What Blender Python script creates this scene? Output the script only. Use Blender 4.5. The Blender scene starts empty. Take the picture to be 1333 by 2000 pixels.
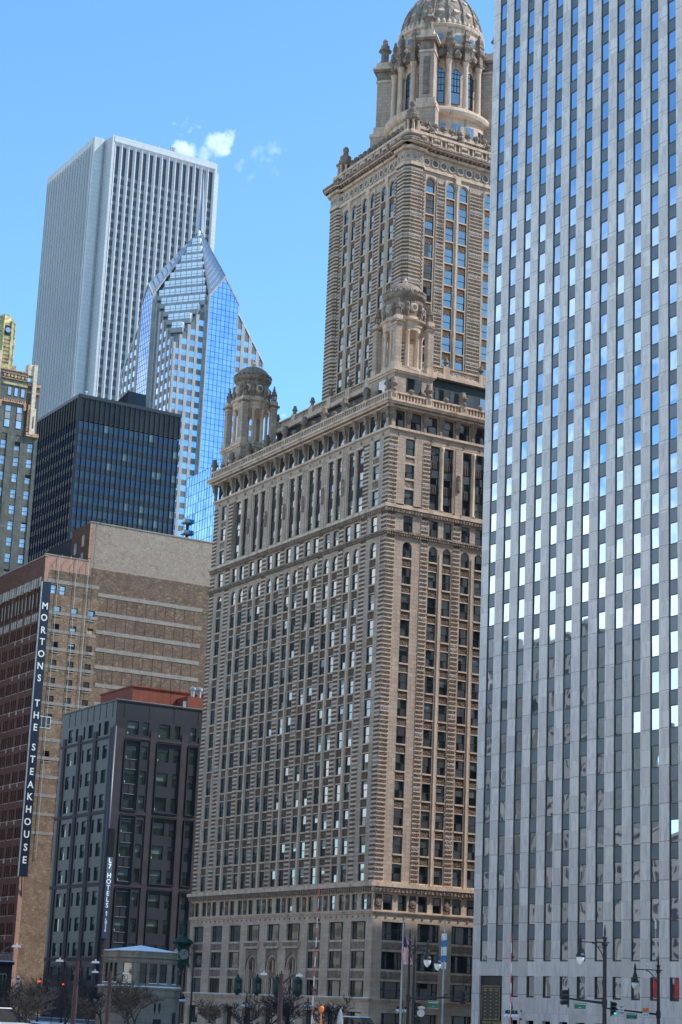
import bpy, math, random
from mathutils import Vector, Matrix
R = random.Random(7)
C = bpy.context.scene.collection
sc = bpy.context.scene
rad = math.radians
# ---------------- camera ----------------
CAM = Vector((0, 0, 3.2))
def make_camera():
    yaw, pitch, roll = rad(120.14612), rad(14.55814), rad(2.41112)
    F = Vector((math.sin(yaw), math.cos(yaw), 0)); Rt = Vector((math.cos(yaw), -math.sin(yaw), 0)); Z = Vector((0, 0, 1))
    fw = F*math.cos(pitch)+Z*math.sin(pitch); up = -F*math.sin(pitch)+Z*math.cos(pitch)
    cx = Rt*math.cos(roll)+up*math.sin(roll); cy = -Rt*math.sin(roll)+up*math.cos(roll)
    cd = bpy.data.cameras.new('camera'); o = bpy.data.objects.new('camera', cd); C.objects.link(o)
    cd.sensor_fit = 'VERTICAL'; cd.sensor_height = 36.0; cd.lens = 36*3748.905/2000
    cd.clip_start = 0.5; cd.clip_end = 30000
    m = Matrix((cx, cy, -fw)).transposed().to_4x4(); m.translation = CAM
    o.matrix_world = m
    sc.camera = o
make_camera()
# ---------------- light ----------------
SUN_AZ, SUN_EL = 208.0, 49.0       # compass azimuth (y = north), elevation
def make_light():
    a, e = rad(SUN_AZ), rad(SUN_EL)
    d = Vector((math.sin(a)*math.cos(e), math.cos(a)*math.cos(e), math.sin(e)))
    ld = bpy.data.lights.new('sun', 'SUN'); ld.energy = 2.45; ld.angle = rad(0.55); ld.color = (1, 0.99, 0.975)
    o = bpy.data.objects.new('sun', ld); C.objects.link(o)
    o.rotation_euler = d.to_track_quat('Z', 'Y').to_euler(); o.location = (0, 0, 400)
    w = bpy.data.worlds.new('World'); sc.world = w; w.use_nodes = True
    nt = w.node_tree; N = nt.nodes; L = nt.links; N.clear()
    out = N.new('ShaderNodeOutputWorld'); bg = N.new('ShaderNodeBackground'); bg.inputs[1].default_value = 0.135
    sky = N.new('ShaderNodeTexSky'); sky.sky_type = 'NISHITA'; sky.sun_disc = False
    sky.sun_elevation = e; sky.sun_rotation = a; sky.air_density = 1.0; sky.dust_density = 0.2; sky.ozone_density = 1.6; sky.altitude = 100
    # a bank of white cloud low in the north east (outside the view, seen in the north windows)
    tc = N.new('ShaderNodeTexCoord'); no = N.new('ShaderNodeTexNoise'); no.inputs['Scale'].default_value = 5.5; no.inputs['Detail'].default_value = 8; no.inputs['Roughness'].default_value = 0.62
    mp = N.new('ShaderNodeMapping'); mp.inputs['Scale'].default_value = (1, 1, 2.0)
    L.new(tc.outputs['Generated'], mp.inputs[0]); L.new(mp.outputs[0], no.inputs['Vector'])
    rp = N.new('ShaderNodeMapRange'); rp.inputs[1].default_value = 0.36; rp.inputs[2].default_value = 0.56; L.new(no.outputs[0], rp.inputs[0])
    def dotmask(az, el, c0, c1):
        v = N.new('ShaderNodeVectorMath'); v.operation = 'DOT_PRODUCT'
        v.inputs[1].default_value = (math.sin(rad(az))*math.cos(rad(el)), math.cos(rad(az))*math.cos(rad(el)), math.sin(rad(el)))
        nm = N.new('ShaderNodeVectorMath'); nm.operation = 'NORMALIZE'; L.new(tc.outputs['Generated'], nm.inputs[0]); L.new(nm.outputs[0], v.inputs[0])
        r = N.new('ShaderNodeMapRange'); r.inputs[1].default_value = math.cos(rad(c0)); r.inputs[2].default_value = math.cos(rad(c1)); L.new(v.outputs['Value'], r.inputs[0]); return r
    m1 = dotmask(48, 5, 36, 24)
    sx = N.new('ShaderNodeSeparateXYZ'); L.new(tc.outputs['Generated'], sx.inputs[0])
    el = N.new('ShaderNodeMapRange'); el.inputs[1].default_value = 0.42; el.inputs[2].default_value = 0.32; L.new(sx.outputs[2], el.inputs[0])
    mu = N.new('ShaderNodeMath'); mu.operation = 'MULTIPLY'; L.new(m1.outputs[0], mu.inputs[0]); L.new(rp.outputs[0], mu.inputs[1])
    mu2 = N.new('ShaderNodeMath'); mu2.operation = 'MULTIPLY'; L.new(mu.outputs[0], mu2.inputs[0]); L.new(el.outputs[0], mu2.inputs[1])
    mx = N.new('ShaderNodeMix'); mx.data_type = 'RGBA'; L.new(mu2.outputs[0], mx.inputs['Factor'])
    tint = N.new('ShaderNodeMix'); tint.data_type = 'RGBA'; tint.blend_type = 'MULTIPLY'; tint.inputs['Factor'].default_value = 1; tint.inputs['B'].default_value = (.67, .975, 1.09, 1)
    L.new(sky.outputs[0], tint.inputs['A']); L.new(tint.outputs['Result'], mx.inputs['A'])
    mx.inputs['B'].default_value = (6.8, 7.4, 7.8, 1)
    L.new(mx.outputs['Result'], bg.inputs[0]); L.new(bg.outputs[0], out.inputs[0])
make_light()
sc.view_settings.view_transform = 'Standard'; sc.view_settings.look = 'None'
sc.view_settings.exposure = 1.0; sc.view_settings.gamma = 1
sc.render.engine = 'CYCLES'
sc.cycles.max_bounces = 8; sc.cycles.volume_bounces = 5; sc.cycles.glossy_bounces = 3; sc.cycles.diffuse_bounces = 3

# ---------------- materials ----------------
MATS = {}
def nmat(name):
    m = bpy.data.materials.new(name); m.use_nodes = True; nt = m.node_tree
    b = nt.nodes['Principled BSDF']; MATS[name] = m; return m, nt, b
def pos(nt):
    return nt.nodes.new('ShaderNodeTexCoord').outputs['Object']
def noise(nt, vec, scale, detail=4, rough=.55, stretch=None):
    n = nt.nodes.new('ShaderNodeTexNoise'); n.inputs['Scale'].default_value = scale; n.inputs['Detail'].default_value = detail; n.inputs['Roughness'].default_value = rough
    if stretch:
        mp = nt.nodes.new('ShaderNodeMapping'); mp.inputs['Scale'].default_value = stretch; nt.links.new(vec, mp.inputs[0]); vec = mp.outputs[0]
    nt.links.new(vec, n.inputs['Vector']); return n.outputs[0]
def mrange(nt, v, a, b, c, d):
    r = nt.nodes.new('ShaderNodeMapRange'); nt.links.new(v, r.inputs[0])
    for i, x in zip((1, 2, 3, 4), (a, b, c, d)): r.inputs[i].default_value = x
    return r.outputs[0]
def mix(nt, f, a, b):
    m = nt.nodes.new('ShaderNodeMix'); m.data_type = 'RGBA'
    for k, v in (('Factor', f), ('A', a), ('B', b)):
        if isinstance(v, (tuple, list)): m.inputs[k].default_value = (*v, 1) if len(v) == 3 else v
        elif isinstance(v, float): m.inputs[k].default_value = v
        else: nt.links.new(v, m.inputs[k])
    return m.outputs['Result']
def math2(nt, op, a, b=None, c=None):
    m = nt.nodes.new('ShaderNodeMath'); m.operation = op
    for i, v in enumerate((a, b, c)):
        if v is None: continue
        if isinstance(v, (int, float)): m.inputs[i].default_value = v
        else: nt.links.new(v, m.inputs[i])
    return m.outputs[0]
def bump(nt, b, h, strength, dist):
    bp = nt.nodes.new('ShaderNodeBump'); bp.inputs['Strength'].default_value = strength; bp.inputs['Distance'].default_value = dist
    nt.links.new(h, bp.inputs['Height']); nt.links.new(bp.outputs[0], b.inputs['Normal'])
def stone(name, c1, c2, rough=.85, s=.6, fine=3., streak=.25, carve=0, panel=None, joint=.6):
    """weathered stone / terracotta: blotches, vertical rain streaks, block-to-block variation"""
    m, nt, b = nmat(name); p = pos(nt)
    f = mrange(nt, noise(nt, p, s, 6), .35, .68, 0, 1)
    col = mix(nt, f, c1, c2)
    st = mrange(nt, noise(nt, p, 1.2, 5, .6, (1, 1, .08)), .5, .75, 0, streak)
    col = mix(nt, st, col, tuple(x*.45 for x in c1))
    if panel:
        pu, pz = panel; sx = nt.nodes.new('ShaderNodeSeparateXYZ'); nt.links.new(p, sx.inputs[0])
        su = math2(nt, 'ADD', sx.outputs[0], sx.outputs[1]); a = math2(nt, 'DIVIDE', su, pu); z = math2(nt, 'DIVIDE', sx.outputs[2], pz)
        zf = math2(nt, 'FLOOR', z); a = math2(nt, 'ADD', a, math2(nt, 'MULTIPLY', zf, .5)); af = math2(nt, 'FLOOR', a)
        cb = nt.nodes.new('ShaderNodeCombineXYZ'); nt.links.new(af, cb.inputs[0]); nt.links.new(zf, cb.inputs[1])
        wn = nt.nodes.new('ShaderNodeTexWhiteNoise'); nt.links.new(cb.outputs[0], wn.inputs[0])
        col = mix(nt, mrange(nt, wn.outputs[0], 0, 1, 0, .38), col, tuple(x*.62 for x in c1))
        fz = math2(nt, 'FRACT', z); fu = math2(nt, 'FRACT', a)
        j = math2(nt, 'MAXIMUM', math2(nt, 'LESS_THAN', fz, .05/pz), math2(nt, 'LESS_THAN', fu, .05/pu))
        col = mix(nt, math2(nt, 'MULTIPLY', j, joint), col, tuple(x*.3 for x in c1))
    nt.links.new(col, b.inputs['Base Color']); b.inputs['Roughness'].default_value = rough
    h = noise(nt, p, fine, 5)
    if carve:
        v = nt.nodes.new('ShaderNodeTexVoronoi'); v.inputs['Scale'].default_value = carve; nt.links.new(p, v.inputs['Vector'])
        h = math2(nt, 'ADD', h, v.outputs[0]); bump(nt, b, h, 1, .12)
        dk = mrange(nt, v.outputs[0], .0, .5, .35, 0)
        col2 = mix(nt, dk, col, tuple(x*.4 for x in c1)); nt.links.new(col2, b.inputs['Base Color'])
    else: bump(nt, b, h, .5, .04)
    return m
def brick(name, c1, c2, c3, sc_=1.0, rough=.9):
    m, nt, b = nmat(name); p = pos(nt)
    f = mrange(nt, noise(nt, p, .5*sc_, 8, .75), .38, .62, 0, 1)
    col = mix(nt, f, c1, c2)
    g = mrange(nt, noise(nt, p, 1.5*sc_, 4, .8, (1, 1, 2.2)), .54, .68, 0, .9)
    col = mix(nt, g, col, c3)
    d = mrange(nt, noise(nt, p, 1.3*sc_, 4, .8, (1, 1, 1.8)), .34, .48, .65, 0)
    col = mix(nt, d, col, tuple(x*.5 for x in c1))
    nt.links.new(col, b.inputs['Base Color']); b.inputs['Roughness'].default_value = rough
    bump(nt, b, noise(nt, p, 4, 4), .6, .05); return m
def plain(name, col, rough=.6, metal=0., var=.15, s=1.5, emit=None):
    m, nt, b = nmat(name); p = pos(nt)
    f = mrange(nt, noise(nt, p, s, 4), .35, .65, 0, 1)
    nt.links.new(mix(nt, f, tuple(x*(1-var) for x in col), tuple(min(1, x*(1+var)) for x in col)), b.inputs['Base Color'])
    b.inputs['Roughness'].default_value = rough; b.inputs['Metallic'].default_value = metal
    if emit: b.inputs['Emission Color'].default_value = (*emit[0], 1); b.inputs['Emission Strength'].default_value = emit[1]
    return m
def glass(name, col, ior=1.9, metal=0., rough=.03, wav=.15, ws=.45, wd=.1, blotch=None):
    m, nt, b = nmat(name); p = pos(nt)
    f = mrange(nt, noise(nt, p, .25, 3), .4, .6, 0, 1)
    col2 = blotch or tuple(x*.6 for x in col)
    nt.links.new(mix(nt, f, col, col2), b.inputs['Base Color'])
    b.inputs['Roughness'].default_value = rough; b.inputs['IOR'].default_value = ior; b.inputs['Metallic'].default_value = metal
    bump(nt, b, noise(nt, p, ws, 2, .4), wav, wd); return m

stone('terracotta', (.455, .325, .235), (.575, .425, .318), s=.5, streak=.6, panel=(1.1, .62), joint=.6)
stone('terracotta_trim', (.56, .395, .275), (.71, .515, .38), s=.8, streak=.9)
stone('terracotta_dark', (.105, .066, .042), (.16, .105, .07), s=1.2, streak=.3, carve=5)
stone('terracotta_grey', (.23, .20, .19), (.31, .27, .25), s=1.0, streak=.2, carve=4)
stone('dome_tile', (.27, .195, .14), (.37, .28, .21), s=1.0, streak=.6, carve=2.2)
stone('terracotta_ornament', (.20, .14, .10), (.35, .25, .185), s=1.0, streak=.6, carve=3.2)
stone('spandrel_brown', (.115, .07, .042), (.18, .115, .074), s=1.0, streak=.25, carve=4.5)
stone('limestone_wall', (.54, .38, .265), (.68, .50, .365), s=.35, streak=.3, panel=(1.3, .6), joint=.3)
plain('bronze_dark', (.035, .035, .034), .5, .3)
plain('frame_green', (.02, .042, .040), .45, .1)
plain('ironwork', (.045, .035, .03), .7, 0)
plain('core_dark', (.03, .03, .03), .9)
plain('roof_felt', (.03, .032, .035), .9)
plain('copper_green', (.022, .07, .055), .7, .1, .4)
glass('glass_old', (.004, .008, .010), 3.3, 0, .03, .08, .4, .06, (.03, .045, .05))
plain('blind_glass', (.12, .135, .125), .15, 0, .4, .4)
# marble of the white tower
def marble():
    m, nt, b = nmat('white_marble'); p = pos(nt)
    sx = nt.nodes.new('ShaderNodeSeparateXYZ'); nt.links.new(p, sx.inputs[0])
    u = math2(nt, 'DIVIDE', math2(nt, 'ADD', sx.outputs[0], .1), 1.645); z = math2(nt, 'DIVIDE', math2(nt, 'SUBTRACT', sx.outputs[2], 1.75), 2.1)
    cb = nt.nodes.new('ShaderNodeCombineXYZ'); nt.links.new(math2(nt, 'FLOOR', u), cb.inputs[0]); nt.links.new(math2(nt, 'FLOOR', z), cb.inputs[1])
    wn = nt.nodes.new('ShaderNodeTexWhiteNoise'); nt.links.new(cb.outputs[0], wn.inputs[0])
    col = mix(nt, mrange(nt, wn.outputs[0], 0, 1, 0, 1), (.61, .52, .46), (.78, .685, .615))
    # grey veins running at a slant, each panel shifted
    va = nt.nodes.new('ShaderNodeVectorMath'); va.operation = 'ADD'; sc2 = nt.nodes.new('ShaderNodeVectorMath'); sc2.operation = 'SCALE'; sc2.inputs['Scale'].default_value = 7
    nt.links.new(wn.outputs[1], sc2.inputs[0]); nt.links.new(p, va.inputs[0]); nt.links.new(sc2.outputs[0], va.inputs[1])
    mp = nt.nodes.new('ShaderNodeMapping'); mp.inputs['Rotation'].default_value = (0, rad(28), 0); mp.inputs['Scale'].default_value = (1.5, 1.5, .3); nt.links.new(va.outputs[0], mp.inputs[0])
    v = mrange(nt, noise(nt, mp.outputs[0], 1.2, 7, .65), .46, .66, 0, .75)
    col = mix(nt, v, col, (.44, .41, .40))
    v2 = mrange(nt, noise(nt, mp.outputs[0], 3.0, 5, .6), .62, .70, 0, .35); col = mix(nt, v2, col, (.28, .23, .19))
    z2 = math2(nt, 'DIVIDE', math2(nt, 'SUBTRACT', sx.outputs[2], 1.75), 4.22)
    j = math2(nt, 'LESS_THAN', math2(nt, 'FRACT', z2), .016); j2 = math2(nt, 'MULTIPLY', math2(nt, 'LESS_THAN', math2(nt, 'FRACT', z), .02), .25)
    col = mix(nt, math2(nt, 'MAXIMUM', math2(nt, 'MULTIPLY', j, .75), j2), col, (.10, .10, .11))
    nt.links.new(col, b.inputs['Base Color']); b.inputs['Roughness'].default_value = .38
marble()
plain('metal_brown', (.065, .058, .052), .45, .4)
glass('glass_mirror', (.56, .67, .82), 1.5, 1.0, .02, .30, .16, .2, (.50, .60, .74))
def mirror_cells():
    m = MATS['glass_mirror']; nt = m.node_tree; b = nt.nodes['Principled BSDF']; p = pos(nt)
    sx = nt.nodes.new('ShaderNodeSeparateXYZ'); nt.links.new(p, sx.inputs[0]); cb = nt.nodes.new('ShaderNodeCombineXYZ')
    nt.links.new(math2(nt, 'FLOOR', math2(nt, 'DIVIDE', sx.outputs[0], 3.2855)), cb.inputs[0]); nt.links.new(math2(nt, 'FLOOR', math2(nt, 'DIVIDE', math2(nt, 'SUBTRACT', sx.outputs[2], 9.), 4.19)), cb.inputs[1])
    wn = nt.nodes.new('ShaderNodeTexWhiteNoise'); nt.links.new(cb.outputs[0], wn.inputs[0])
    old = b.inputs['Base Color'].links[0].from_socket
    nt.links.new(mix(nt, mrange(nt, wn.outputs[0], .35, 1, 0, .55), old, (.30, .40, .52)), b.inputs['Base Color'])
mirror_cells()
plain('spandrel_blue', (.115, .145, .17), .3, .2, .15, .2)
plain('red_banner', (.6, .03, .02), .6)
# brick building
brick('brick_common', (.16, .092, .052), (.26, .165, .10), (.50, .34, .21))
brick('brick_dark', (.10, .06, .038), (.18, .112, .072), (.46, .29, .175))
brick('brick_pale', (.27, .20, .145), (.34, .26, .195), (.50, .40, .29))
brick('brick_concrete', (.24, .195, .155), (.31, .26, .21), (.45, .38, .3), 1.3)
brick('brick_red', (.095, .036, .023), (.14, .055, .036), (.24, .11, .07), 1.2)
brick('brick_pink', (.40, .20, .135), (.46, .24, .165), (.50, .33, .25), 1.2)
plain('plywood', (.50, .34, .18), .8)
plain('sign_blue', (.008, .014, .03), .4, 0, .2)
plain('letter_white', (.75, .75, .68), .5, 0, .03)
plain('bounce_cream', (.70, .62, .52), .5, 0, .08)  # even cream of the unseen blocks added to bounce light
plain('stone_pale', (.40, .33, .26), .8, 0, .25, .8)
# hotel
plain('cladding_grey', (.046, .048, .056), .42, .25, .16, .12)
plain('cladding_dark', (.040, .032, .036), .75, 0, .2, .5)
glass('glass_hotel', (.012, .026, .024), 2.0, 0, .05, .08, .8, .05, (.03, .06, .055))
plain('blind_hotel', (.13, .17, .16), .3, 0, .2, .5)
plain('blind_low', (.40, .46, .42), .4)
plain('terracotta_roof', (.24, .06, .03), .8, 0, .15)
# black tower
plain('steel_black', (.022, .024, .030), .4, .3, .15)
glass('glass_black', (.008, .022, .07), 1.6, 0, .04, .05, .2, .05, (.035, .05, .07))
plain('louvre_brown', (.035, .030, .027), .7, 0, .5, .15)
# white granite tower
def aon():
    m, nt, b = nmat('white_granite'); p = pos(nt)
    sx = nt.nodes.new('ShaderNodeSeparateXYZ'); nt.links.new(p, sx.inputs[0])
    u = math2(nt, 'DIVIDE', math2(nt, 'ADD', sx.outputs[0], sx.outputs[1]), 1.02); z = math2(nt, 'DIVIDE', sx.outputs[2], 1.95)
    cb = nt.nodes.new('ShaderNodeCombineXYZ'); nt.links.new(math2(nt, 'FLOOR', u), cb.inputs[0]); nt.links.new(math2(nt, 'FLOOR', z), cb.inputs[1])
    wn = nt.nodes.new('ShaderNodeTexWhiteNoise'); nt.links.new(cb.outputs[0], wn.inputs[0])
    col = mix(nt, wn.outputs[0], (.52, .51, .505), (.58, .57, .56))
    big = mrange(nt, noise(nt, p, .03, 3), .4, .6, 0, .3); col = mix(nt, big, col, (.45, .45, .46))
    j = math2(nt, 'LESS_THAN', math2(nt, 'FRACT', z), .10); col = mix(nt, math2(nt, 'MULTIPLY', j, .3), col, (.22, .23, .26))
    nt.links.new(col, b.inputs['Base Color']); b.inputs['Roughness'].default_value = .6
aon()
glass('glass_aon', (.03, .035, .045), 1.5, 0, .06, .05)
plain('spandrel_shade_aon', (.17, .165, .165), .5)  # spandrels, also the painted shade lines on the north fins
plain('louvre_aon', (.012, .018, .035), .5)
# stepped glass tower
stone('granite_beige', (.40, .375, .34), (.45, .42, .38), s=.3, streak=.05, panel=(3., 1.32), joint=.5)
plain('granite_dark', (.125, .12, .125), .5, .1, .15, .5)
plain('granite_grey', (.29, .28, .28), .5, .1, .15, .5)
glass('glass_sky', (.30, .46, .76), 1.5, .85, .03, .10, .12, .3, (.40, .56, .82))
plain('roof_metal', (.44, .47, .54), .45, .25, .08)
plain('mullion_blue', (.03, .05, .09), .4, .4)
glass('glass_blue', (.20, .50, .85), 1.5, .85, .03, .08, .15, .3, (.14, .40, .75))
glass('glass_pale', (.84, .88, .92), 1.5, .0, .1, .05, .6, .05, (.74, .80, .86))
# art deco tower
stone('deco_green', (.105, .10, .08), (.175, .165, .135), s=.6, streak=.7, panel=(1.6, .7), joint=.35)
plain('deco_gold', (.45, .33, .14), .42, .5, .5, 1.1)
plain('deco_copper', (.42, .22, .12), .55, .2, .4, 2.)
plain('deco_cream', (.62, .47, .33), .6, 0, .2)
glass('glass_deco', (.38, .42, .46), 1.8, .45, .05, .08, 1, .05, (.5, .55, .6))
# street
plain('asphalt', (.05, .05, .052), .9, 0, .2, .4)
plain('pavement_concrete', (.46, .43, .39), .9, 0, .15, .6)
plain('water', (.02, .05, .045), .08)
plain('lamp_black', (.012, .014, .017), .4, .3)
plain('lamp_globe', (.75, .76, .74), .35, 0, .03)
plain('post_maroon', (.030, .009, .012), .55, .1)
plain('galvanised', (.42, .43, .44), .45, .6)
plain('aluminium_pole', (.33, .34, .35), .4, .5)
plain('white_paint', (.72, .72, .70), .5, 0, .05); plain('red_paint', (.33, .035, .04), .5); plain('flag_red', (.62, .04, .06), .8); plain('gate_white', (.38, .38, .38), .5); plain('clock_dial', (.30, .31, .29), .4); plain('orange_paint', (.75, .17, .03), .6)
plain('sign_green', (.01, .13, .075), .5); plain('flag_blue', (.05, .22, .48), .8); plain('navy', (.02, .03, .12), .8)
plain('signal_red', (.5, .01, .01), .4, emit=((1, .03, .02), 5.)); plain('signal_green', (.01, .3, .15), .4, emit=((.05, .8, .45), .8))
plain('signal_off', (.08, .02, .02), .3)
stone('bridge_stone', (.25, .21, .16), (.33, .28, .22), s=.5, streak=.75, panel=(1.9, .95), joint=.45)
plain('snow', (.82, .85, .9), .6, 0, .03)
plain('bark', (.034, .029, .027), .9, 0, .3); plain('car_dark', (.02, .022, .026), .25, .3); plain('car_white', (.65, .66, .67), .25); plain('tyre', (.015, .015, .015), .8)
glass('glass_car', (.01, .012, .014), 1.6)
plain('hotel_sign', (.16, .19, .24), .4, .2); plain('letter_bright', (.8, .83, .86), .5, 0, .02, emit=((.8, .88, 1), .25))
plain('brass', (.45, .36, .18), .4, .7); plain('amber_glow', (.6, .25, .05), .5, emit=((1, .45, .1), 2.))
plain('ad_green', (.18, .5, .05), .5)

# ---------------- mesh helpers ----------------
class MB:
    def __init__(s): s.v = []; s.f = []; s.m = []; s.mats = []
    def mi(s, m):
        if m not in s.mats: s.mats.append(m)
        return s.mats.index(m)
    def poly(s, pts, m):
        n = len(s.v); s.v += [tuple(p) for p in pts]; s.f.append(tuple(range(n, n+len(pts)))); s.m.append(s.mi(m))
    def hexa(s, p, m):            # p: 8 points, bottom ring 0-3, top ring 4-7
        n = len(s.v); s.v += [tuple(q) for q in p]; k = s.mi(m)
        for f in ((3, 2, 1, 0), (4, 5, 6, 7), (0, 1, 5, 4), (1, 2, 6, 5), (2, 3, 7, 6), (3, 0, 4, 7)):
            s.f.append(tuple(n+i for i in f)); s.m.append(k)
    def box(s, x0, x1, y0, y1, z0, z1, m):
        s.hexa([(x0, y0, z0), (x1, y0, z0), (x1, y1, z0), (x0, y1, z0), (x0, y0, z1), (x1, y0, z1), (x1, y1, z1), (x0, y1, z1)], m)
    def prism(s, pts, z0, z1, m, ztop=None, mt=None):   # pts ccw plan polygon
        n = len(s.v); k = s.mi(m); c = len(pts)
        s.v += [(p[0], p[1], z0) for p in pts]+[(p[0], p[1], (ztop[i] if ztop else z1)) for i, p in enumerate(pts)]
        for i in range(c):
            j = (i+1) % c; s.f.append((n+i, n+j, n+c+j, n+c+i)); s.m.append(k)
        s.f.append(tuple(n+c+i for i in range(c))); s.m.append(s.mi(mt) if mt else k)
        s.f.append(tuple(n+c-1-i for i in range(c))); s.m.append(k)
    def lathe(s, cx, cy, prof, m, n=12, a0=0., sq=False):   # prof [(r,z)...]
        k = s.mi(m); b = len(s.v)
        for r, z in prof:
            for i in range(n):
                a = a0+2*math.pi*i/n; s.v.append((cx+r*math.cos(a), cy+r*math.sin(a), z))
        for j in range(len(prof)-1):
            for i in range(n):
                i2 = (i+1) % n; s.f.append((b+j*n+i, b+j*n+i2, b+(j+1)*n+i2, b+(j+1)*n+i)); s.m.append(k)
        s.f.append(tuple(b+i for i in reversed(range(n)))); s.m.append(k)
        t = b+(len(prof)-1)*n; s.f.append(tuple(t+i for i in range(n))); s.m.append(k)
    def tube(s, pts, rs, m, n=6):
        pts = [Vector(p) for p in pts]; k = s.mi(m); b = len(s.v)
        if not isinstance(rs, (list, tuple)): rs = [rs]*len(pts)
        for i, p in enumerate(pts):
            d = (pts[min(i+1, len(pts)-1)]-pts[max(i-1, 0)]).normalized()
            a = d.cross(Vector((0, 0, 1))) if abs(d.z) < .95 else d.cross(Vector((1, 0, 0)))
            a.normalize(); c = d.cross(a)
            for j in range(n):
                t = 2*math.pi*j/n; s.v.append(tuple(p+(a*math.cos(t)+c*math.sin(t))*rs[i]))
        for i in range(len(pts)-1):
            for j in range(n):
                j2 = (j+1) % n; s.f.append((b+i*n+j, b+i*n+j2, b+(i+1)*n+j2, b+(i+1)*n+j)); s.m.append(k)
        s.f.append(tuple(b+j for j in reversed(range(n)))); s.m.append(k)
        t = b+(len(pts)-1)*n; s.f.append(tuple(t+j for j in range(n))); s.m.append(k)
    def add(s, o, off=(0, 0, 0)):
        n = len(s.v); s.v += [(a+off[0], b+off[1], c+off[2]) for a, b, c in o.v]
        mp = [s.mi(x) for x in o.mats]
        s.f += [tuple(n+i for i in f) for f in o.f]; s.m += [mp[i] for i in o.m]
    def build(s, name, parent=None, smooth=False):
        me = bpy.data.meshes.new(name); me.from_pydata(s.v, [], s.f)
        for x in s.mats: me.materials.append(MATS[x])
        me.polygons.foreach_set('material_index', s.m)
        if smooth: me.polygons.foreach_set('use_smooth', [True]*len(s.f))
        me.update(); o = bpy.data.objects.new(name, me); C.objects.link(o)
        if parent is not None:
            o.parent = parent
            w = Vector((0, 0, 0)); q = parent
            while q: w += Vector(q.location) if q.type == 'EMPTY' else Vector((0, 0, 0)); q = q.parent
            # meshes hold world coordinates; only the thing's Empty carries an offset
            if parent.type == 'EMPTY': o.location = -Vector(parent.location)
        return o
def tag(o, label=None, cat=None, group=None, kind=None):
    if label: o['label'] = label
    if cat: o['category'] = cat
    if group: o['group'] = group
    if kind: o['kind'] = kind
    return o
def thing(name, loc, label, cat, group=None):
    o = bpy.data.objects.new(name, None); C.objects.link(o); o.location = loc; o.empty_display_size = 1
    return tag(o, label, cat, group)
class Face:
    """facade frame: u along the wall (to the right seen from outside), d outward, z up"""
    def __init__(s, O, u, n, dz=0.): s.O = Vector((O[0], O[1], dz)); s.u = Vector((*u, 0)); s.n = Vector((*n, 0))
    def P(s, u, d, z): return s.O+s.u*u+s.n*d+Vector((0, 0, z))
    def box(s, b, u0, u1, z0, z1, d0, d1, m):
        if u1-u0 < 1e-4 or z1-z0 < 1e-4: return
        P = s.P; b.hexa([P(u0, d1, z0), P(u1, d1, z0), P(u1, d0, z0), P(u0, d0, z0), P(u0, d1, z1), P(u1, d1, z1), P(u1, d0, z1), P(u0, d0, z1)], m)
    def quad(s, b, u0, u1, z0, z1, d, m, t=0.):
        P = s.P; a, c = R.uniform(-t, t), R.uniform(-t, t)
        w, h = (u1-u0)/2*a, (z1-z0)/2*c
        b.poly([P(u0, d-w-h, z0), P(u1, d+w-h, z0), P(u1, d+w+h, z1), P(u0, d-w+h, z1)], m)
    def arch(s, b, u0, u1, zs, zt, d0, d1, m, n=8, rise=None):
        """wall piece above an arched opening: fills [u0,u1]x[zs,zt] minus the arch"""
        r = (u1-u0)/2; c = (u0+u1)/2; h = rise or r; P = s.P
        pts = [(c-r*math.cos(math.pi*i/n), zs+h*math.sin(math.pi*i/n)) for i in range(n+1)]
        for i in range(n):
            (a, za), (e, ze) = pts[i], pts[i+1]
            b.hexa([P(a, d1, za), P(e, d1, ze), P(e, d0, ze), P(a, d0, za), P(a, d1, zt), P(e, d1, zt), P(e, d0, zt), P(a, d0, zt)], m)
def NE_face(x, y): return Face((x+.004, y), (1, 0), (0, 1))      # looks north, u runs east from a north west corner
def N_face(x, y): return Face((x, y), (-1, 0), (0, 1))       # looks north, u runs west
def W_face(x, y): return Face((x, y-.004), (0, -1), (-1, 0), .003)      # looks west, u runs south
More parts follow.
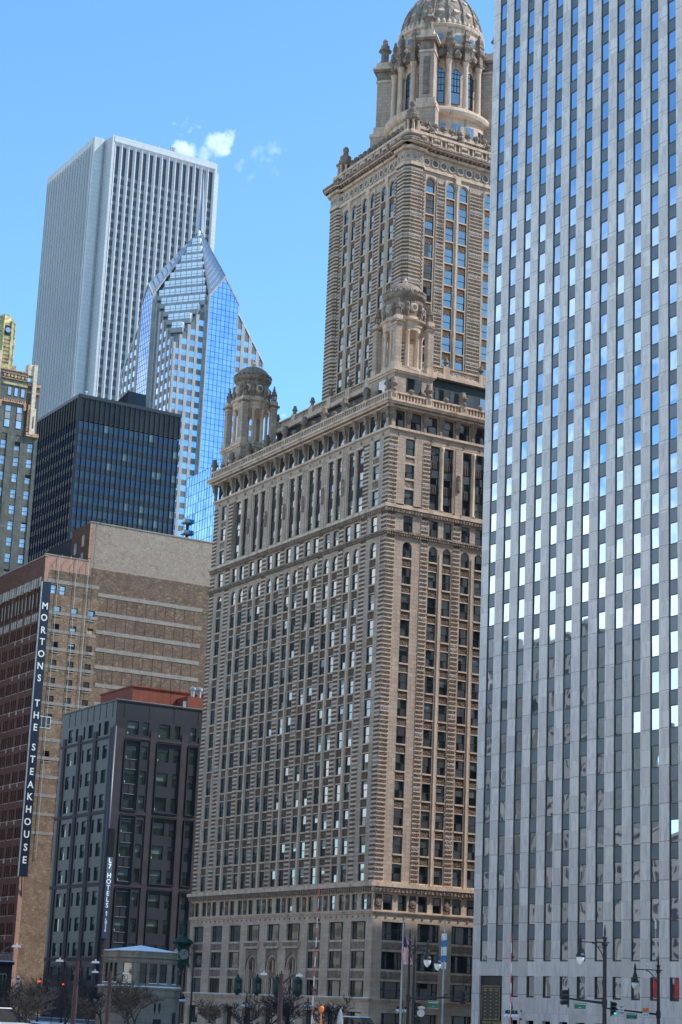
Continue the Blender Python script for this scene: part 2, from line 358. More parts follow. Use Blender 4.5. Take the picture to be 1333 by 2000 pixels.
class Windows:
    """collects windows of one building; the 100 that show largest become parts, the rest one part"""
    def __init__(s): s.w = []
    def add(s, f, u0, u1, z0, z1, d, style='sash', g='glass_old', fr='frame_green', blind='blind_glass', pb=.28, tilt=.022, arch=0, ft=.07):
        P = f.P((u0+u1)/2, d, (z0+z1)/2); v = P-CAM; r = v.length
        size = (u1-u0)*(z1-z0)*abs(v.dot(f.n))/r**3
        pane = MB(); fb = MB(); zt = z1
        if arch: zt = z1-(u1-u0)/2
        if style == 'sash':
            zm = z0+(z1-z0)*.47; bl = R.random() < pb
            f.quad(pane, u0, u1, z0, zm, d-.02, g, tilt)
            if bl and not arch:
                k = R.uniform(.3, 1.); zb = z1-(z1-zm)*k; f.quad(pane, u0, u1, zb, z1, d, blind, tilt); zm < zb and f.quad(pane, u0, u1, zm, zb, d, g, tilt)
            else: f.quad(pane, u0, u1, zm, zt, d, g, tilt)
            f.box(fb, u0, u1, zm-ft*.6, zm+ft*.6, d-.03, d+.05, fr)
        elif style == 'chicago':
            w = u1-u0; a, c = u0+w*.22, u1-w*.22
            f.quad(pane, u0, a, z0, z1, d, g, tilt); f.quad(pane, a, c, z0, z1, d, g, tilt); f.quad(pane, c, u1, z0, z1, d, g, tilt)
            for x in (a, c): f.box(fb, x-ft, x+ft, z0, z1, d-.03, d+.07, fr)
            for x, y in ((u0, a), (c, u1)): f.box(fb, x, y, (z0+z1)/2-.05, (z0+z1)/2+.05, d-.03, d+.05, fr)
        else:
            if pb and R.random() < pb:
                k = R.uniform(.2, .6); zb = z1-(z1-z0)*k; f.quad(pane, u0, u1, zb, z1, d, blind, tilt); f.quad(pane, u0, u1, z0, zb, d, g, tilt)
            else: f.quad(pane, u0, u1, z0, zt, d, g, tilt)
        if arch:
            c = (u0+u1)/2; rr = (u1-u0)/2; n = 8
            pane.poly([f.P(c+rr*math.cos(math.pi*i/n), d, zt+rr*math.sin(math.pi*i/n)) for i in range(n+1)], g)
        f.box(fb, u0, u0+ft, z0, zt, d-.03, d+.08, fr); f.box(fb, u1-ft, u1, z0, zt, d-.03, d+.08, fr)
        f.box(fb, u0+ft, u1-ft, z0, z0+ft, d-.03, d+.07, fr)
        if not arch: f.box(fb, u0+ft, u1-ft, z1-ft, z1, d-.03, d+.07, fr)
        s.w.append((size, pane, fb)); return pane, fb
    def addmb(s, f, u, z, mb, area=1.):
        v = f.P(u, 0, z)-CAM; s.w.append((area*abs(v.dot(f.n))/v.length**3, mb, MB()))
    def finish(s, parent, name='window', frames=True, cap=100):
        s.w.sort(key=lambda t: -t[0]); rest = MB()
        for i, (sz, a, b) in enumerate(s.w):
            if i < cap:
                o = a.build(name, parent)
                if b.v:
                    if frames: b.build('window_frame', o)
                    else:
                        pass
            else: rest.add(a); rest.add(b)
        if rest.v: tag(rest.build(name, parent), kind='stuff')
_fontcache = {}
def text_mesh(txt, size, ext=.05):
    k = (txt, size)
    cu = bpy.data.curves.new('text', 'FONT'); cu.body = txt; cu.size = size; cu.extrude = ext; cu.align_x = 'CENTER'; cu.align_y = 'CENTER'; cu.offset = size*.018; cu.resolution_u = 3
    o = bpy.data.objects.new('text', cu); C.objects.link(o)
    bpy.context.view_layer.update()
    me = bpy.data.meshes.new_from_object(o.evaluated_get(bpy.context.evaluated_depsgraph_get()))
    bpy.data.objects.remove(o); bpy.data.curves.remove(cu); return me
def text_on(b, f, txt, u, z, size, d, m, sx=1., ext=.04):
    """lettering standing on a facade frame, added to mesh b"""
    me = text_mesh(txt, size, ext); n = len(b.v); k = b.mi(m)
    for v in me.vertices: b.v.append(tuple(f.P(u+v.co.x*sx, d+v.co.z, z+v.co.y)))
    for p in me.polygons: b.f.append(tuple(n+i for i in p.vertices)); b.m.append(k)
    bpy.data.meshes.remove(me)

# ================= the terracotta tower =================
X0, Y0 = 228.35, -140.28
TT = 'terracotta'; TR = 'terracotta_trim'; TD = 'terracotta_dark'; TO = 'terracotta_ornament'
def jewel():
    root = thing('office_tower', (X0+28, Y0-25, 0), 'tan terracotta skyscraper with striped piers, corner turrets and a domed round top', 'building')
    W = Windows(); SP = Windows(); LN, LW = 55.9, 49.2
    FN = NE_face(X0, Y0)      # here u runs EAST from the shared corner (mirrored for convenience)
    FW = W_face(X0, Y0)
    faces = [(FN, LN, 1), (FW, LW, 0)]
    # core
    b = MB(); b.box(X0+.9, X0+LN-.3, Y0-LW+.3, Y0-.9, 0, 89.6, 'core_dark'); b.box(X0+.7, X0+LN, Y0-LW, Y0-.7, 89.4, 89.9, 'roof_felt'); b.build('core', root); b = MB(); b.box(X0+LN-.3, X0+LN-.01, Y0-LW, Y0-1, 0, 89.3, 'terracotta'); b.build('east_wall', root)
    def bays(north):
        if north:
            s = [(2.67, 4.39)]; prs = [((7.59+6.06*k, 9.18+6.06*k), (10.18+6.06*k, 11.75+6.06*k)) for k in range(7)]; e = [(LN-4.39, LN-2.67)]
        else:
            s = [(2.85, 4.45)]; prs = [((7.35+5.63*k, 8.9+5.63*k), (9.8+5.63*k, 11.3+5.63*k)) for k in range(6)]; e = [(LW-4.45, LW-2.85)]
        return s, prs, e
    PIT = 3.835; TOPR = 65.38
    floors = [TOPR-PIT*i for i in range(12)]     # window tops, typical floors
    def bandblocks(mb, f, u0, u1, z0, z1, ph=0, corner=False):
        n = round((z1-z0)/.64); h = (z1-z0)/n
        for i in range(n):
            z = z0+i*h; m = TD if R.random() > .10 else 'terracotta_grey'
            f.box(mb, u0+(0 if corner else .06), u1-.06, z+h*.44, z+h*.94, 0.045, .12, m)
        f.box(mb, u0, u1, z0, z1, 0., .06, TR)
    bcol, btr = MB(), MB()
    for f, L, north in faces:
        S, PR, E_ = bays(north)
        wn = [w for w in S]+[w for p in PR for w in p]+E_
        wall = MB(); spn = MB(); Z0, Z1 = 20.4, 69.9
        # ---- lower shaft: piers run through, spandrels between ----
        xs = [0]+[x for w in wn for x in w]+[L]
        for i in range(0, len(xs), 2): f.box(wall, xs[i], xs[i+1], Z0, Z1, -.75, 0, TT)
        for (u0, u1) in wn:
            zt = 69.2; f.arch(wall, u0, u1, zt-(u1-u0)/2, Z1, -.55, 0, TT)
            f.arch(wall, u0-.0, u1+.0, zt-(u1-u0)/2, zt+.02, 0, .05, TR) if False else None
            W.add(f, u0, u1, 66.85, zt, -.26, arch=1)
            tops = floors; prev = 66.85
            for t in tops:
                f.box(wall, u0, u1, prev-.22, prev, -.5, .06 if (u1-u0) > 1 else 0, TR)       # sill
                q = MB(); f.box(q, u0, u1, t+.14, prev-.22, -.5, -.10, 'spandrel_brown'); SP.addmb(f, u0, t, q)
                f.box(wall, u0, u1, t, t+.14, -.5, -.05, TR)
                bot = t-2.42; W.add(f, u0, u1, bot, t, -.25)
                prev = bot
            f.box(wall, u0, u1, Z0, prev, -.5, .03, TR)
        wall.build('wall', root)
        # mullion ribs and banded piers
        if north: bands = [(5.45, 7.0)]+[(12.0+6.06*k, 13.4+6.06*k) for k in range(6)]+[(LN-7.0, LN-5.45)]
        else: bands = [(5.9, 7.15)]+[(11.5+5.63*k, 12.75+5.63*k) for k in range(5)]+[(LW-7.1, LW-5.9)]
        for (a, c) in bands:
            m = MB(); bandblocks(m, f, a, c, Z0+.2, Z1); m.build('banded_pier', root)
        for a, c in ((.0, 1.45), (L-1.45, L)):
            m = MB(); bandblocks(m, f, a, c, Z0+.2, 69.8, corner=True); bandblocks(m, f, a, c, 70.6, 73.3, corner=True); bandblocks(m, f, a, c, 74.4, 84.6, corner=True); m.build('quoin', root)
        m = MB()
        for p in PR: f.box(m, p[0][1]+.28, p[1][0]-.28, Z0, 68.2, 0, .12, TR)
        m.build('rib', root)
        # ---- belts ----
        def belt(z0, z1, d, m='terracotta_trim', dent=0, name='belt_course', dd=.35):
            q = MB(); f.box(q, -d if not north else -d, L+d, z0+(z1-z0)*.55, z1, -.4, d, m); f.box(q, -d*.55, L+d*.55, z0, z0+(z1-z0)*.55, -.4, d*.55, m)
            if dent:
                n = int(L/dent)
                for i in range(n+1): f.box(q, i*dent, i*dent+dent*.5, z0-.02, z0+(z1-z0)*.5, d*.5, d*.85, TO)
            q.build(name, root)
        if not north:   # the west face pieces butt against the north ones at the corner
            pass
        belt(19.35, 20.5, .65, dent=.62, name='cornice_band'); belt(69.9, 70.55, .38, TO, dent=.4); belt(73.35, 74.35, .5, dent=.5)
        belt(16.35, 16.75, .25); belt(4.55, 5.05, .45)
        # ---- storey between belts ----
        w2 = MB()
        for i in range(0, len(xs), 2): f.box(w2, xs[i], xs[i+1], 70.5, 73.5, -.75, 0, TT)
        for (u0, u1) in wn:
            W.add(f, u0, u1, 70.6, 73.05, -.25); f.box(w2, u0, u1, 73.05, 73.5, -.5, 0, TT)
        for (a, c) in bands: bandblocks(w2, f, a, c, 70.6, 73.3)
        # ---- colonnade storeys ----
        f.box(w2, 0, L, 73.3, 74.7, -.75, 0, TT)
        singles = [S[0], E_[0]]
        ends = [(0, S[0][0]), (S[0][1], bands[0][1]), (bands[-1][0], E_[0][0]), (E_[0][1], L)]
        for a, c in ends: f.box(w2, a, c, 74.5, 84.75, -.75, 0, TT)
        bandblocks(w2, f, bands[0][0], bands[0][1], 74.6, 84.6); bandblocks(w2, f, bands[-1][0], bands[-1][1], 74.6, 84.6)
        for u0, u1 in singles:
            for z0, z1 in ((74.72, 77.0), (78.7, 80.82), (82.2, 84.65)):
                W.add(f, u0, u1, z0, z1, -.25)
            for z0, z1 in ((77.0, 78.7), (80.82, 82.2)):
                f.box(w2, u0, u1, z0, z0+.3, -.5, .0, TR); f.box(w2, u0, u1, z1-.3, z1, -.5, .05, TR)
                f.box(w2, u0, u1, z0+.3, z1-.3, -.5, -.10, TO)
        cent = [(p[0][0]+p[1][1])/2 for p in PR]
        for i in range(len(cent)-1):
            a, c = (PR[i][1][1]+.05, PR[i+1][0][0]-.05); f.box(w2, a, c, 74.5, 84.6, -.9, .0, TR)
            f.box(w2, a+.3, c-.3, 74.5, 84.6, 0, .12, TT)
            u = (a+c)/2; o = MB()   # cartouche
            o2 = [(.0, -1.3), (.28, -1.2), (.45, -.5), (.38, .2), (.5, .7), (.25, 1.25), (0, 1.4)]
            cnt = f.P(u, .18, 79.3); n_ = len(o.v)
            for r_, zz in o2:
                for j in range(8):
                    t = math.pi*j/7; o.v.append(tuple(f.P(u-r_*math.cos(t), .1+.32*math.sin(t)*(1 if r_ else 0), 79.3+zz)))
            for a_ in range(len(o2)-1):
                for j in range(7): o.f.append((n_+a_*8+j, n_+a_*8+j+1, n_+a_*8+8+j+1, n_+a_*8+8+j)); o.m.append(o.mi(TO))
            o.build('cartouche', root)
        for p in PR:
            (a0, a1), (b0, b1) = p; a0 -= .05; b1 += .05; c0, c1 = (a1+b0)/2-.36, (a1+b0)/2+.36
            for (u0, u1) in ((a0, c0), (c1, b1)):
                for z0, z1 in ((74.72, 77.2), (78.55, 81.0), (82.25, 84.45)): W.add(f, u0, u1, z0, z1, -.48, fr='bronze_dark', ft=.1)
                for z0, z1 in ((77.2, 78.55), (81.0, 82.25)):
                    q = MB(); f.box(q, u0, u1, z0, z1, -.7, -.36, 'ironwork')
                    for k in range(4): x = u0+(u1-u0)*(k+.5)/4; f.box(q, x-.1, x+.1, z0+.15, z1-.15, -.36, -.3, 'ironwork')
                    w2.add(q)
            f.box(w2, c0, c1, 74.5, 84.6, -.8, -.42, TR)
            c = f.P((c0+c1)/2, -.25, 0); q = MB(); q.lathe(c.x, c.y, [(.42, 74.6), (.42, 74.9), (.32, 75.05), (.29, 80), (.27, 83.6), (.4, 84.1), (.42, 84.5)], TR, 10); q.build('column', root, True)
            f.box(w2, a0, b1, 84.45, 84.75, -.8, 0, TR)
        # ---- frieze, loggia, consoles, cornice ----
        f.box(w2, 0, L, 84.7, 86.1, -.75, .02, TT)
        q = MB(); f.box(q, -.3, L+.3, 85.75, 86.1, .0, .32, TR); q.build('belt_course', root)
        nb = round((L-.5)/(3.03 if north else 2.87)); pw = (L-.46)/nb
        for i in range(nb+1):
            u = .23+pw*i
            # roundel
            q = MB()
            if i < nb:
                cc = u+pw/2; k = q.mi(TO); n_ = len(q.v)
                for r_, d_ in ((.26, .02), (.26, .1), (.14, .1), (.1, .16)):
                    for j in range(10): t = 2*math.pi*j/10; q.v.append(tuple(f.P(cc+r_*math.cos(t), d_, 85.2+r_*math.sin(t))))
                for a_ in range(3):
                    for j in range(10): j2 = (j+1) % 10; q.f.append((n_+a_*10+j, n_+a_*10+j2, n_+a_*10+10+j2, n_+a_*10+10+j)); q.m.append(k)
                q.f.append(tuple(range(n_+30, n_+40))); q.m.append(k)
                w2.add(q)
                W.add(f, u+.52, u+pw-.50, 86.25, 88.75, -.30, fr='bronze_dark')
                f.box(w2, u-.50, u+.52, 86.1, 89.0, -.75, -.1, TT); f.box(w2, u+.52, u+pw-.50, 88.75, 89.0, -.75, -.1, TT)
            q = MB()
            prof = [(86.15, .18, .22), (86.6, .24, .26), (86.95, .16, .2), (87.4, .30, .30), (87.9, .56, .38), (88.3, .52, .34), (88.65, .72, .42), (88.95, .78, .44)]
            for (za, da, wa), (zb, db, wb) in zip(prof, prof[1:]):
                P = f.P; q.hexa([P(u-wa, da, za), P(u+wa, da, za), P(u+wa, -.1, za), P(u-wa, -.1, za), P(u-wb, db, zb), P(u+wb, db, zb), P(u+wb, -.1, zb), P(u-wb, -.1, zb)], TO)
            q.build('console', root)
        q = MB()
        f.box(q, -.6, L+.6, 88.9, 89.3, -.7, .75, TR); f.box(q, -1.05, L+1.05, 89.3, 89.62, -.7, 1.15, TR); f.box(q, -1.25, L+1.25, 89.62, 89.95, -.7, 1.38, TR)
        for i in range(int(L/.42)): f.box(q, i*.42, i*.42+.22, 89.12, 89.3, .75, 1.05, TO)
        q.build('cornice', root)
        # balustrade with panels, posts, urns and balls
        q = MB(); D0, D1 = .35, .75
        f.box(q, -.75, L+.75, 89.95, 90.2, D0, D1, TR); f.box(q, -.8, L+.8, 91.05, 91.3, D0-.05, D1+.05, TR)
        npn = round(L/6.06); pp = L/npn
        for i in range(npn):
            a = i*pp
            for k in range(9):
                x = a+.55+(pp-1.1)*(k+.5)/9
                f.box(q, x-.1, x+.1, 90.2, 91.05, D0+.1, D1-.08, TR)
                if k % 2: f.box(q, x-.3, x+.3, 90.45, 90.75, D0+.12, D1-.12, TO)
        for i in range(npn+1): f.box(q, i*pp-.5, i*pp+.5, 89.95, 91.38, D0-.1, D1+.12, TR); f.box(q, i*pp-.28, i*pp+.28, 90.35, 90.95, D1+.12, D1+.17, TO)
        f.box(q, 0, L, 90.2, 91.05, D0-.0, D0+.06, 'terracotta_grey')
        q.build('balustrade', root)
        for i in range(npn+1):
            c = f.P(i*pp, .55, 0); URN(91.38, c.x, c.y, 2.15).build('urn', root, True)
            if i < npn:
                c = f.P((i+.5)*pp, .55, 0); q = MB(); q.lathe(c.x, c.y, [(.38, 91.3), (.30, 91.45), (.48, 91.65), (.42, 91.9), (.2, 92.05)], TO, 8); q.build('ball', root, True)
        w2.build('upper_wall', root)
        # ---- mezzanine with round medallions ----
        w3 = MB(); f.box(w3, 0, L, 15.3, 16.5, -.75, 0, 'limestone_wall')
        if north: mz = [(1.70+k*6.2, 3.17+k*6.2, 4.28+k*6.2, 5.73+k*6.2) for k in range(9)]; mz = [(1.70+d, 3.17+d, 4.28+d, 5.73+d) for d in [0, 6.12, 12.25, 18.38, 24.55, 30.66, 36.74, 42.84, 48.9]]
        else: mz = [(1.6+d, 3.15+d, 4.03+d, 5.5+d) for d in [0, 5.74, 11.45, 17.1, 22.8, 28.5, 34.2, 40]]
        edges = [0]
        for a, c, e, g in mz: edges += [a, c, e, g]
        edges.append(L)
        for i in range(0, len(edges), 2): f.box(w3, edges[i], edges[i+1], 16.7, 19.4, -.75, 0, 'limestone_wall')
        for a, c, e, g in mz:
            for x, y in ((a, c), (e, g)): W.add(f, x, y, 16.85, 19.02, -.26); f.box(w3, x, y, 19.02, 19.4, -.5, 0, TR); f.box(w3, x, y, 16.7, 16.85, -.5, .05, TR)
        for i in range(len(mz)+1):
            u = (mz[i][0]-.75) if i < len(mz) else mz[-1][3]+.75
            if i: u = (mz[i-1][3]+mz[i][0])/2 if i < len(mz) else u
            q = MB(); k = q.mi(TO); n_ = len(q.v)
            f.box(q, u-.52, u+.52, 16.9, 19.0, 0, .06, TD)
            n_ = len(q.v)
            for r_, d_ in ((.48, .06), (.45, .16), (.3, .13), (.26, .2), (.1, .24)):
                for j in range(14): t = 2*math.pi*j/14; q.v.append(tuple(f.P(u+r_*math.cos(t), d_, 17.95+r_*1.2*math.sin(t))))
            for a_ in range(4):
                for j in range(14): j2 = (j+1) % 14; q.f.append((n_+a_*14+j, n_+a_*14+j2, n_+a_*14+14+j2, n_+a_*14+14+j)); q.m.append(k)
            q.f.append(tuple(range(n_+56, n_+70))); q.m.append(k); q.build('medallion', root)
        for i in range(int(L/1.5)):   # bosses on the band
            u = .7+i*1.5; f.box(w3, u-.13, u+.13, 15.85, 16.1, 0, .1, TO)
        # ---- big shop windows, three storeys ----
        if north: bw = [(1.72+d, 5.66+d) for d in [0, 6.06, 12.15, 18.33, 24.33, 30.58, 36.84, 42.89, 48.93]]; bw = [(1.74, 5.66), (7.80, 11.72), (14.02, 17.8), (20.03, 24.0), (26.17, 30.0), (32.38, 36.3), (38.5, 42.3), (44.6, 48.4), (51.1, 54.7)]
        else: bw = [(1.6, 5.33), (7.36, 11.05), (13.05, 16.8), (18.8, 22.5), (24.5, 28.2), (30.2, 33.9), (36, 39.7), (41.7, 45.4)]
        ed = [0]+[x for w in bw for x in w]+[L]
        for i in range(0, len(ed), 2): f.box(w3, ed[i], ed[i+1], 5.0, 15.3, -.9, 0, 'limestone_wall')
        for i, (a, c) in enumerate(bw):
            portal = north and i in (3, 4, 5)
            W.add(f, a+.0, c-.0, 12.85, 15.28, -.38, style='chicago', ft=.09)
            if not portal:
                for z0, z1 in ((8.93, 11.3), (5.08, 7.34)): W.add(f, a, c, z0, z1, -.38, style='chicago', ft=.09)
                for z0, z1 in ((11.3, 12.85), (7.34, 8.93)):
                    f.box(w3, a, c, z0, z1, -.7, -.12, TR); f.box(w3, a+.1, c-.1, z0+.3, z1-.3, -.12, -.06, TO)
            else:
                f.box(w3, a-.3, c+.3, 11.75, 12.85, -.7, .38, TR); f.box(w3, a-.1, c+.1, 12.1, 12.6, .38, .48, TO)
                q = MB(); P = f.P; m = (a+c)/2
                for k, (iw, dd) in enumerate(((.12, .0), (.42, -.18), (.72, -.36))):
                    f.arch(q, a+iw, c-iw, 8.7, 11.75, dd-.2, dd+.12, TO if k != 1 else TR, 10, 2.35-iw*1.1)
                    f.box(q, a, a+iw, 5.05, 11.75, dd-.2, dd+.1, TR); f.box(q, c-iw, c, 5.05, 11.75, dd-.2, dd+.1, TR)
                q.build('arched_portal', root)
                pane = MB(); P = f.P
                pane.poly([P(a+.7, -.62, 5.08), P(c-.7, -.62, 5.08), P(c-.7, -.62, 10.6), P(a+.7, -.62, 10.6)], 'glass_old')
                for x in (m-.45, m+.45): f.box(pane, x-.14, x+.14, 5.08, 10.6, -.62, -.4, TR)
                f.box(pane, a+.7, c-.7, 7.5, 8.3, -.62, -.35, TO); pane.build('window', root)
        # ground storey
        f.box(w3, 0, L, 3.15, 4.6, -.75, .1, 'limestone_wall')
        gw = [(x+.2, y+.1) for x, y in bw]; ed = [0]+[x for w in gw for x in w]+[L]
        for i in range(0, len(ed), 2): f.box(w3, ed[i], ed[i+1], 0, 3.2, -.9, .12, 'limestone_wall')
        for a, c in gw: W.add(f, a, c, .5, 3.15, -.6, style='chicago', ft=.09); f.box(w3, a, c, 0, .5, -.8, 0, TR)
        w3.build('lower_wall', root)
        q = MB(); f.box(q, -.3, L+.3, 5.05, 5.12, 0, .42, 'snow')
        if north: q.build('ledge_snow', root)
    W.finish(root); SP.finish(root, 'spandrel')
    # penthouse behind the balustrade
    pn = MB(); a, d = X0+8, Y0-8
    pn.box(a, X0+LN-6, Y0-LW+8, d, 89.9, 98.6, 'bronze_dark')
    for k in range(14): pn.box(a+2+k*2.8, a+3.6+k*2.8, d, d+.05, 91.5, 96.5, 'glass_old'); 
    for k in range(9): pn.box(a-.05, a, d-3.6-k*2.8, d-2-k*2.8, 91.5, 96.5, 'glass_old')
    pn.build('penthouse', root)
    for f, L in ((NE_face(a, d), LN-14), (W_face(a, d), LW-16)):
        q = MB(); f.box(q, -.6, L+.6, 98.2, 98.8, -.5, .6, TR); f.box(q, -.3, L+.3, 98.8, 99.1, -.3, .3, TR); f.box(q, -.3, L+.3, 99.95, 100.15, -.3, .32, TR)
        for i in range(int(L/.42)): f.box(q, i*.42, i*.42+.2, 98.0, 98.2, 0, .5, TO)
        n = round(L/6.1); p = L/n
        for i in range(n+1): f.box(q, i*p-.6, i*p+.6, 98.8, 100.3, -.35, .38, TR)
        for i in range(n):
            for k in range(6):
                x0 = i*p+.7+(p-1.4)*k/6; x1 = i*p+.7+(p-1.4)*(k+1)/6; P = f.P
                for za, zb in ((99.1, 99.95), (99.95, 99.1)):
                    q.hexa([P(x0, .12, za-.07), P(x1, .12, zb-.07), P(x1, 0, zb-.07), P(x0, 0, za-.07), P(x0, .12, za+.07), P(x1, .12, zb+.07), P(x1, 0, zb+.07), P(x0, 0, za+.07)], TR)
                f.box(q, x0-.05, x0+.05, 99.1, 99.95, 0, .12, TR)
        q.build('parapet', root)
        for i in range(n+1): c = f.P(i*p, 0, 0); URN(100.3, c.x, c.y, 1.55).build('urn', root, True)
    turret(root, X0+3.6, Y0-4.0, W)
    turret(root, X0+LN-3.6, Y0-4.0, W)
    crown(root)
def URN(z, x, y, h, m='terracotta_ornament'):
    q = MB(); s = h/2.1
    q.lathe(x, y, [(.52*s, z), (.52*s, z+.25*s), (.34*s, z+.45*s), (.42*s, z+.75*s), (.66*s, z+.95*s), (.70*s, z+1.1*s), (.45*s, z+1.25*s), (.48*s, z+1.6*s), (.36*s, z+1.72*s), (.38*s, z+2.0*s), (.15*s, z+2.1*s)], m, 8, R.random()); return q
def pinnacle(q, x, y, z, w, h, m=None):
    m = m or TO
    # small square aedicule with a tapering crocketed spirelet and ball
    q.box(x-w, x+w, y-w, y+w, z, z+h*.12, m)
    for sx in (-1, 1):
        for sy in (-1, 1): q.box(x+sx*w*.82-w*.22, x+sx*w*.82+w*.22, y+sy*w*.82-w*.22, y+sy*w*.82+w*.22, z+h*.12, z+h*.40, m)
    q.box(x-w*.55, x+w*.55, y-w*.55, y+w*.55, z+h*.12, z+h*.42, TR)
    q.lathe(x, y, [(w*1.5, z+h*.40), (w*1.62, z+h*.46), (w*1.05, z+h*.50), (w*1.15, z+h*.62), (w*.62, z+h*.68), (w*.66, z+h*.80), (w*.30, z+h*.84), (w*.36, z+h*.92), (w*.1, z+h)], m, 8, math.pi/8)
def turret(root, x, y, W):
    b = MB(); s = 3.35
    b.box(x-s, x+s, y-s, y+s, 89.9, 94.6, TT); b.box(x-s-.2, x+s+.2, y-s-.2, y+s+.2, 94.6, 94.9, TR); b.box(x-s-.4, x+s+.4, y-s-.4, y+s+.4, 94.9, 95.3, TR)
    b.box(x-s+.2, x+s-.2, y-s+.2, y+s-.2, 95.3, 95.7, TR)
    t = b.build('turret', root)
    w = MB(); f = N_face(x+s, y+s); f.quad(w, 2.2, 4.6, 91.9, 94.1, .02, 'glass_old'); f.box(w, 2.1, 2.2, 91.9, 94.1, 0, .06, 'frame_green'); f.box(w, 4.6, 4.7, 91.9, 94.1, 0, .06, 'frame_green'); w.build('turret_window', t)
    w = MB(); f = W_face(x-s, y+s); f.quad(w, 2.2, 4.6, 91.9, 94.1, .02, 'glass_old'); f.box(w, 2.1, 2.2, 91.9, 94.1, 0, .06, 'frame_green'); f.box(w, 4.6, 4.7, 91.9, 94.1, 0, .06, 'frame_green'); w.build('turret_window', t)
    q = MB(); q.lathe(x, y, [(3.3, 95.6), (3.3, 96.0), (3.1, 96.1)], TR, 24); q.build('turret_floor', t)
    for k in range(4):
        a = math.pi/4+k*math.pi/2; r = 4.0; px, py = x+r*math.cos(a), y+r*math.sin(a); q = MB()
        q.box(px-.62, px+.62, py-.62, py+.62, 95.3, 96.3, TR); q.box(px-.5, px+.5, py-.5, py+.5, 96.3, 102.3, TT)
        q.box(px-.6, px+.6, py-.6, py+.6, 102.3, 102.6, TR); q.box(px-.8, px+.8, py-.8, py+.8, 102.6, 102.95, TO)
        q.box(px-.55, px+.55, py-.55, py+.55, 102.95, 103.7, TR); pinnacle(q, px, py, 103.7, .36, 2.9); q.build('turret_pier', t)
    for k in range(8):
        a = math.pi/8+k*math.pi/4+math.pi/16*(1 if k % 2 else -1)*.4; r = 2.75; q = MB(); q.lathe(x+r*math.cos(a), y+r*math.sin(a), [(.40, 95.9), (.34, 96.2), (.29, 96.4), (.25, 101.2), (.36, 101.6), (.42, 101.9)], TR, 10); q.build('turret_column', t, True)
    q = MB(); q.lathe(x, y, [(3.1, 101.9), (3.1, 102.4), (3.2, 102.5), (3.2, 103.1), (3.55, 103.3), (3.6, 103.5), (3.05, 103.6), (2.9, 103.7), (2.9, 104.2)], TR, 28)
    q.lathe(x, y, [(2.2, 101.95), (1.6, 102.0)], 'deco_cream', 20)
    q.build('entablature', t)
    q = MB(); q.lathe(x, y, [(2.85, 104.2), (2.85, 107.0), (3.1, 107.2), (3.25, 107.45), (3.3, 107.9), (2.9, 108.0)], TO, 28)
    for k in range(8):
        a = k*math.pi/4; c, s_ = math.cos(a), math.sin(a); cx_, cy_ = x+2.9*c, y+2.9*s_
        q.tube([(cx_-c*.1, cy_-s_*.1, 105.6), (cx_+c*.1, cy_+s_*.1, 105.6)], [.75, .55], TR, 14); q.tube([(cx_, cy_, 105.6), (cx_+c*.13, cy_+s_*.13, 105.6)], .38, 'blind_glass', 12)
        a += math.pi/8; q.lathe(x+3.0*math.cos(a), y+3.0*math.sin(a), [(.28, 104.1), (.28, 104.8), (.42, 105.1), (.3, 105.6), (.36, 106), (.1, 106.4)], TO, 6)
    for k in range(24):
        a = k*math.pi/12; q.lathe(x+3.1*math.cos(a), y+3.1*math.sin(a), [(.24, 107.9), (.3, 108.1), (.14, 108.4)], TO, 5)
    q.build('turret_drum', t)
    q = MB(); q.lathe(x, y, [(3.0, 107.9), (2.95, 108.4), (2.75, 108.8), (2.3, 109.35), (1.6, 109.8), (.7, 110.0)], 'dome_tile', 24); q.lathe(x, y, [(.8, 109.7), (.85, 110.0), (.42, 110.15), (.38, 110.45), (.5, 110.6), (.28, 110.8), (.1, 111.2)], TR, 8); q.build('turret_roof', t)
